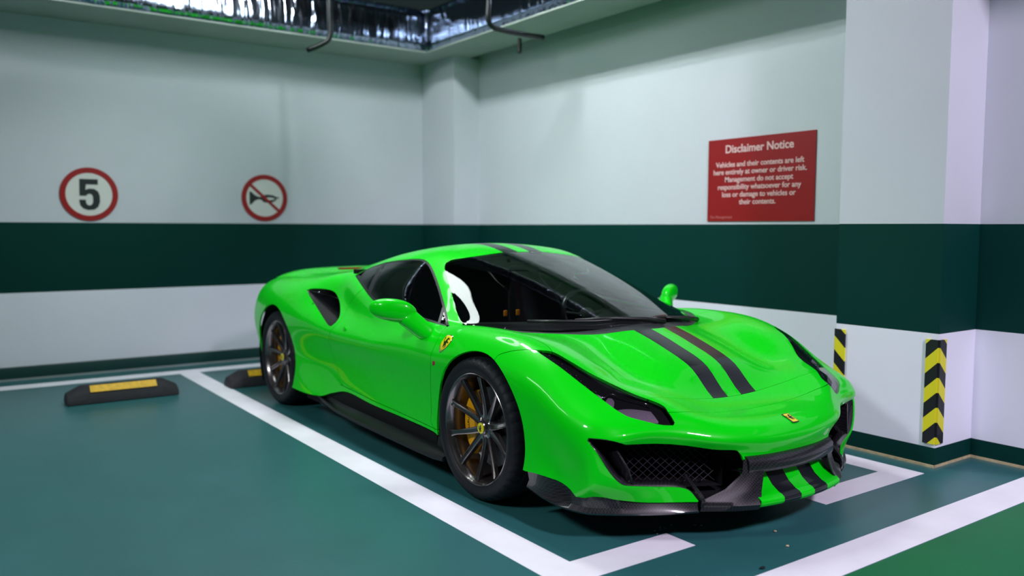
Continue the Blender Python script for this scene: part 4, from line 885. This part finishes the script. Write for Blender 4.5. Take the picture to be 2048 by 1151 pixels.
# ------------------------------------------------------------------ wheel stops
M_rub = mat('rubber_stop',(.014,.015,.022),.75,bump=(90,.25),noise=(25,.4)); M_sty = mat('stop_yellow',(.80,.47,.0),.55,noise=(35,.28))
def stop(y0,y1,label):
    L = y1-y0; t = thing('wheel_stop',label,'wheel stop',(-3.5,(y0+y1)/2,0),'rubber wheel stops in front of the rear wall'); V,F = [],[]
    for (a,h,tp) in ((-L/2,.075,0),(-L/2+.10,.125,0),(L/2-.10,.125,0),(L/2,.075,0)):
        V += [(.105,a,0),(.095,a,.045 if h<.1 else .06),(.035,a,h),(-.045,a,h),(-.085,a,.03),(-.085,a,0)]
    for i in range(3):
        for j in range(6): j2 = (j+1)%6; F.append((i*6+j,i*6+j2,(i+1)*6+j2,(i+1)*6+j))
    F += [tuple(range(6))[::-1],tuple(range(18,24))]
    bm = bmesh.new(); me = bpy.data.meshes.new('t'); me.from_pydata(V,[],F); bm.from_mesh(me); bmesh.ops.recalc_face_normals(bm,faces=bm.faces[:]); bmesh.ops.bevel(bm,geom=bm.edges[:],offset=.006,segments=2,affect='EDGES')
    sharpen(frombm('stop_body',bm,M_rub,t,True),50)
    # yellow strip on the bevel that faces the bay
    a,b = -L/2+.155,L/2-.155; V = [(.081,a,.083),(.081,b,.083),(.040,b,.1265),(.040,a,.1265)]
    n = Vector((.066,0,.060)).normalized()*.004; V2 = [tuple(Vector(v)+n) for v in V]
    o = pydata('reflective_strip',V+V2,[(3,2,1,0),(4,5,6,7),(0,1,5,4),(1,2,6,5),(2,3,7,6),(3,0,4,7)],M_sty,t); return t
stop(-2.225,-1.455,'black rubber wheel stop with yellow strip on the empty floor left of the car')
stop(-1.06,-.25,'black rubber wheel stop with yellow strip half hidden behind the green car\'s rear wheel')
# ------------------------------------------------------------------ round signs on the rear wall
M_sred = mat('sign_red',(.30,.006,.008),.45); M_swh = mat('sign_white',(.66,.68,.66),.5); M_sbk = mat('sign_black',(.008,.015,.018),.5)
XW = -4.83
def text_mesh(body,size,bold=0,extr=.001,sx=1,space=1,lines=1.0,ax='CENTER'):
    cu = bpy.data.curves.new('t','FONT'); cu.body = body; cu.size = size; cu.extrude = extr; cu.offset = bold; cu.align_x = ax; cu.align_y = 'CENTER'; cu.space_character = space; cu.space_line = lines
    tmp = bpy.data.objects.new('tmp',cu); COL.objects.link(tmp); bpy.context.view_layer.update()
    me = bpy.data.meshes.new_from_object(tmp.evaluated_get(bpy.context.evaluated_depsgraph_get())); bpy.data.objects.remove(tmp)
    for v in me.vertices: v.co.x *= sx
    return me
def disc_sign(name,label,yc,zc,r):
    t = thing(name,label,'sign',(XW,yc,zc))
    bm = bmesh.new(); bmesh.ops.create_cone(bm,segments=64,radius1=r*.84,radius2=r*.84,depth=.006,cap_ends=True,matrix=Matrix.Translation((.003,0,0))@Matrix.Rotation(PI/2,4,'Y')); frombm('sign_face',bm,M_swh,t)
    V,F = [],[]; n = 64
    for i in range(n):
        a = 2*PI*i/n
        for rr,x in ((r*.80,0),(r*.80,.009),(r,.009),(r,0)): V.append((x,rr*math.cos(a),rr*math.sin(a)))
    for i in range(n):
        i2 = (i+1)%n
        for j in range(4): j2 = (j+1)%4; F.append((i*4+j,i*4+j2,i2*4+j2,i2*4+j))
    pydata('sign_ring',V,F,M_sred,t); return t
# mesh text lies in XY: map X to +Y and Y to +Z
def wall_text(me,name,m,parent,x,org=(0,0)):
    for v in me.vertices: a,b,c = v.co; v.co = (x+c,a+org[0],b+org[1])
    return link(name,me,m,parent)
t5 = disc_sign('speed_limit_sign','round red-rimmed speed limit sign with a black 5 on the rear wall','0',0,.1) if False else None
t5 = disc_sign('speed_limit_sign','round white sign with red rim and bold black 5 on the rear wall',-1.822,1.575,.232)
five = [(-.070,.122),(.066,.122),(.066,.078),(-.022,.078),(-.027,.036),(.000,.046),(.038,.044),(.066,.024),(.078,-.012),(.078,-.062),(.064,-.102),(.034,-.124),(-.010,-.128),(-.046,-.116),(-.068,-.090),(-.074,-.056),(-.074,-.044),(-.026,-.044),(-.024,-.070),(-.014,-.086),(.004,-.090),(.020,-.080),(.026,-.060),(.026,-.020),(.018,-.002),(.002,.004),(-.014,-.002),(-.024,-.014),(-.072,-.014)]
flat_poly('numeral_five',five,(.0065,0,0),(0,1,0),(0,0,1),1.08,M_sbk,None,thick=.001).parent = t5
th = disc_sign('no_horn_sign','round sign with red rim and red bar across a black horn on the rear wall',-.268,1.578,.227)
horn = [(-.150,.062),(-.132,.058),(-.095,.024),(-.060,.010),(-.02,.012),(-.005,.030),(.035,.034),(.085,.028),(.118,.012),(.142,.010),(.142,-.002),(.118,-.004),(.110,-.024),(.075,-.040),(.020,-.046),(-.015,-.040),(-.030,-.020),(-.060,-.014),(-.095,-.026),(-.132,-.064),(-.150,-.068)]
flat_poly('horn_symbol',horn,(.0065,0,0),(0,1,0),(0,0,1),1.0,M_sbk,None,thick=.001).parent = th
hole = [(.0+.055*math.cos(a),-.006+.012*math.sin(a)) for a in np.linspace(0,2*PI,16,endpoint=False)]
flat_poly('horn_opening',[(x+.045,y) for x,y in hole],(.0072,0,0),(0,1,0),(0,0,1),1.0,M_swh,None,thick=.001).parent = th
c_,s_ = math.cos(math.radians(-42)),math.sin(math.radians(-42)); bar = [(x*c_-y*s_,x*s_+y*c_) for x,y in ((-.19,-.014),(.19,-.014),(.19,.014),(-.19,.014))]
flat_poly('prohibition_bar',bar,(.0085,0,0),(0,1,0),(0,0,1),1.0,M_sred,None,thick=.001).parent = th
# ------------------------------------------------------------------ notice board on the right wall
nt_ = thing('notice_sign','square red Disclaimer Notice board with small white text on the right wall','sign',(-.55,1.81,1.35))
box('sign_board',-.455,.465,-.008,0,0,.600,mat('notice_red',(.27,.001,.004),.4,coat=.2),nt_)
M_txt = mat('notice_lettering',(.72,.50,.50),.5)
def nt_text(body,size,z,bold=0,x=0.0,ax='CENTER',m=M_txt):
    me = text_mesh(body,size,bold,.0008,ax=ax)
    for v in me.vertices: a,b,c = v.co; v.co = (a+x,-.0088-c,b+z)
    return link('lettering',me,m,nt_)
nt_text('Disclaimer Notice',.080,.522,.0016)
for i,l in enumerate(['Vehicles and their contents are left','here entirely at owner or driver risk.','Management do not accept','responsibility whatsoever for any','loss or damage to vehicles or','their contents.']): nt_text(l,.0535,.412-.0545*i,.0008)
nt_text('The Management',.030,.030,.0002,-.43,'LEFT',mat('faint_lettering',(.50,.12,.12),.5))
# ------------------------------------------------------------------ hazard corner guards on the right pillar
M_hy = mat('guard_yellow',(.72,.68,.02),.45); M_hb = mat('guard_black',(.006,.008,.012),.5)
def guard(label,cx,cy,sx,z0,z1,w,n,slope,phase):
    t = thing('corner_guard',label,'corner guard',(cx,cy,z0),'striped corner guards on the right pillar'); H = z1-z0; T = .010; p = H/n
    # two wings: along -x*sx on the front face, along +y on the end face; chevrons cut into separate bands
    def band(k,m):
        bm = bmesh.new()
        def quad_face(axis):
            za0,za1 = (k-phase)*p,(k+1-phase)*p                    # at the corner
            zb0,zb1 = za0-slope,za1-slope                          # at the free edge
            P0 = [(0,za0),(0,za1),(w,zb1),(w,zb0)]
            out = []
            def clip(P,lo,hi):
                for s_,lim in ((1,hi),(-1,lo)):
                    Q = []
                    for i in range(len(P)):
                        a,b = P[i],P[(i+1)%len(P)]; fa,fb = s_*(a[1]-lim)<=1e-9,s_*(b[1]-lim)<=1e-9
                        if fa: Q.append(a)
                        if fa!=fb: u = (lim-a[1])/(b[1]-a[1]); Q.append((a[0]+(b[0]-a[0])*u,lim))
                    P = Q
                    if not P: return P
                return P
            Q = clip(P0,0,H)
            if len(Q)<3: return
            f3 = (lambda d,z,o:(sx*(T-o) if False else (-sx*d+sx*0,-o,z))) if axis=='x' else (lambda d,z,o:(sx*o,d,z))
            vs = []
            for o_ in (0,T): vs.append([bm.verts.new(f3(d,z,o_)) for d,z in Q])
            bm.faces.new(vs[0]); bm.faces.new(vs[1])
            for i in range(len(Q)): bm.faces.new((vs[0][i],vs[0][(i+1)%len(Q)],vs[1][(i+1)%len(Q)],vs[1][i]))
        quad_face('x'); quad_face('y'); bmesh.ops.recalc_face_normals(bm,faces=bm.faces[:])
        if not bm.verts: bm.free(); return
        frombm('guard_band',bm,m,t)
    for k in range(-1,n+3): band(k,M_hy if k%2==0 else M_hb)
guard('yellow and black chevron corner guard on the pillar corner nearest the camera',.98,1.415,1,.130,.702,.066,7,.065,.52)
guard('yellow and black chevron corner guard on the pillar edge behind the car\'s nose',.36,1.415,-1,.130,.702,.066,7,.065,.52)
# ------------------------------------------------------------------ foil duct, hangers
def foil():
    m = mat('crinkled_foil',(.34,.40,.52),.15,metal=1); nt = m.node_tree; b = nt.nodes['Principled BSDF']
    tc = nt.nodes.new('ShaderNodeTexCoord'); mp = nt.nodes.new('ShaderNodeMapping'); mp.inputs['Scale'].default_value = (9,9,1.2)
    n = nt.nodes.new('ShaderNodeTexNoise'); n.inputs['Scale'].default_value = 1.3; n.inputs['Detail'].default_value = 2; n.inputs['Distortion'].default_value = .5
    nt.links.new(tc.outputs['Object'],mp.inputs[0]); nt.links.new(mp.outputs[0],n.inputs['Vector'])
    bp = nt.nodes.new('ShaderNodeBump'); bp.inputs['Strength'].default_value = .45; bp.inputs['Distance'].default_value = .05
    nt.links.new(n.outputs['Fac'],bp.inputs['Height']); nt.links.new(bp.outputs[0],b.inputs['Normal']); return m
M_foil = foil()
dt = thing('ventilation_duct','crinkled silver foil duct running under the ceiling along rear and right walls','duct',(-4.20,1.20,3.03))
def sheet(name,p0,p1,z0,z1,m,parent,n=60,amp=.006):
    p0,p1 = Vector((*p0,0)),Vector((*p1,0)); d = p1-p0; nn = Vector((d.y,-d.x,0)).normalized(); V,F = [],[]; rows = 7
    rnd = random.Random(5)
    off = [rnd.uniform(-amp,amp) for _ in range(n+1)]
    for i in range(n+1):
        for j in range(rows):
            p = p0+d*i/n+nn*(off[i]*(.4+.6*math.sin(j*1.3+i))+(.012*math.sin(j*.9))); V.append((p.x,p.y,z0+(z1-z0)*j/(rows-1)))
    for i in range(n):
        for j in range(rows-1): F.append((i*rows+j,(i+1)*rows+j,(i+1)*rows+j+1,i*rows+j+1))
    o = pydata(name,V,F,m,parent,True); md = o.modifiers.new('thickness','SOLIDIFY'); md.thickness = .01; return o
sheet('duct_side',(0,-5.5),(0,0),.034,.42,M_foil,dt); sheet('duct_side',(0,0),(7,0),.034,.42,M_foil,dt)
box('duct_corner',-.03,.035,-.03,.035,.034,.42,M_foil,dt,bev=.012)
box('duct_top',-.62,0,-5.5,.45,.42,.44,M_foil,dt); box('duct_top',0,7,0,.45,.42,.44,M_foil,dt)
M_pipe = mat('black_pipe',(.006,.008,.01),.35)
def pipe(label,pts,r=.022):
    bm = bmesh.new(); tube(bm,crv(pts,4,200),r,10); o = frombm('ceiling_pipe',bm,M_pipe,None,True); tag(o,label,'pipe',None); return o
pipe('black bent pipe end hanging in front of the foil duct above the no-horn sign',[(-3.4,-.18,7.2),(-3.4,-.18,3.1),(-3.4,-.18,2.89),(-3.42,-.24,2.82),(-3.5,-.34,2.77)])
pipe('long black U-shaped pipe hanging under the soffit near the corner',[(-2.40,.75,7.2),(-2.40,.75,3.1),(-2.40,.76,2.93),(-2.42,.95,2.90),(-2.42,1.32,2.90)])
pipe('second black pipe ending at the gap behind the soffit over the rear pillar',[(-2.9,1.42,2.99),(-2.9,1.42,2.93),(-2.9,1.42,2.86)],.02)
# ------------------------------------------------------------------ specks on the floor
M_fl = mat('white_flake',(.7,.68,.7),.6); rnd = random.Random(3)
def speck(name,label,x,y,r,m,group=None):
    bm = bmesh.new(); bmesh.ops.create_icosphere(bm,subdivisions=1,radius=r,matrix=Matrix.Translation((0,0,r*.35))@Matrix.Diagonal((1,.6,.35,1)))
    for v in bm.verts: v.co += Vector((rnd.uniform(-1,1),rnd.uniform(-1,1),0))*r*.3
    o = frombm(name,bm,m); o.location = (x,y,.001); o.rotation_euler.z = rnd.uniform(0,3); return tag(o,label,'debris',group)
for k in range(9): speck('paint_flake','tiny white flake on the floor in front of the car beside the white line',.80+rnd.uniform(-.05,.08),-.42+rnd.uniform(-.12,.12),rnd.uniform(.003,.007),M_fl,'white flakes in front of the splitter')
speck('paint_flake','small black crumb on the floor beside the wide white line',1.311,-.467,.014,M_hb)
speck('paint_flake','tiny tan crumb on the teal floor before the car, farther one',1.091,-.101,.009,M_wood)
speck('paint_flake','tiny tan crumb on the teal floor before the car, nearer one',1.224,-.196,.009,M_wood)
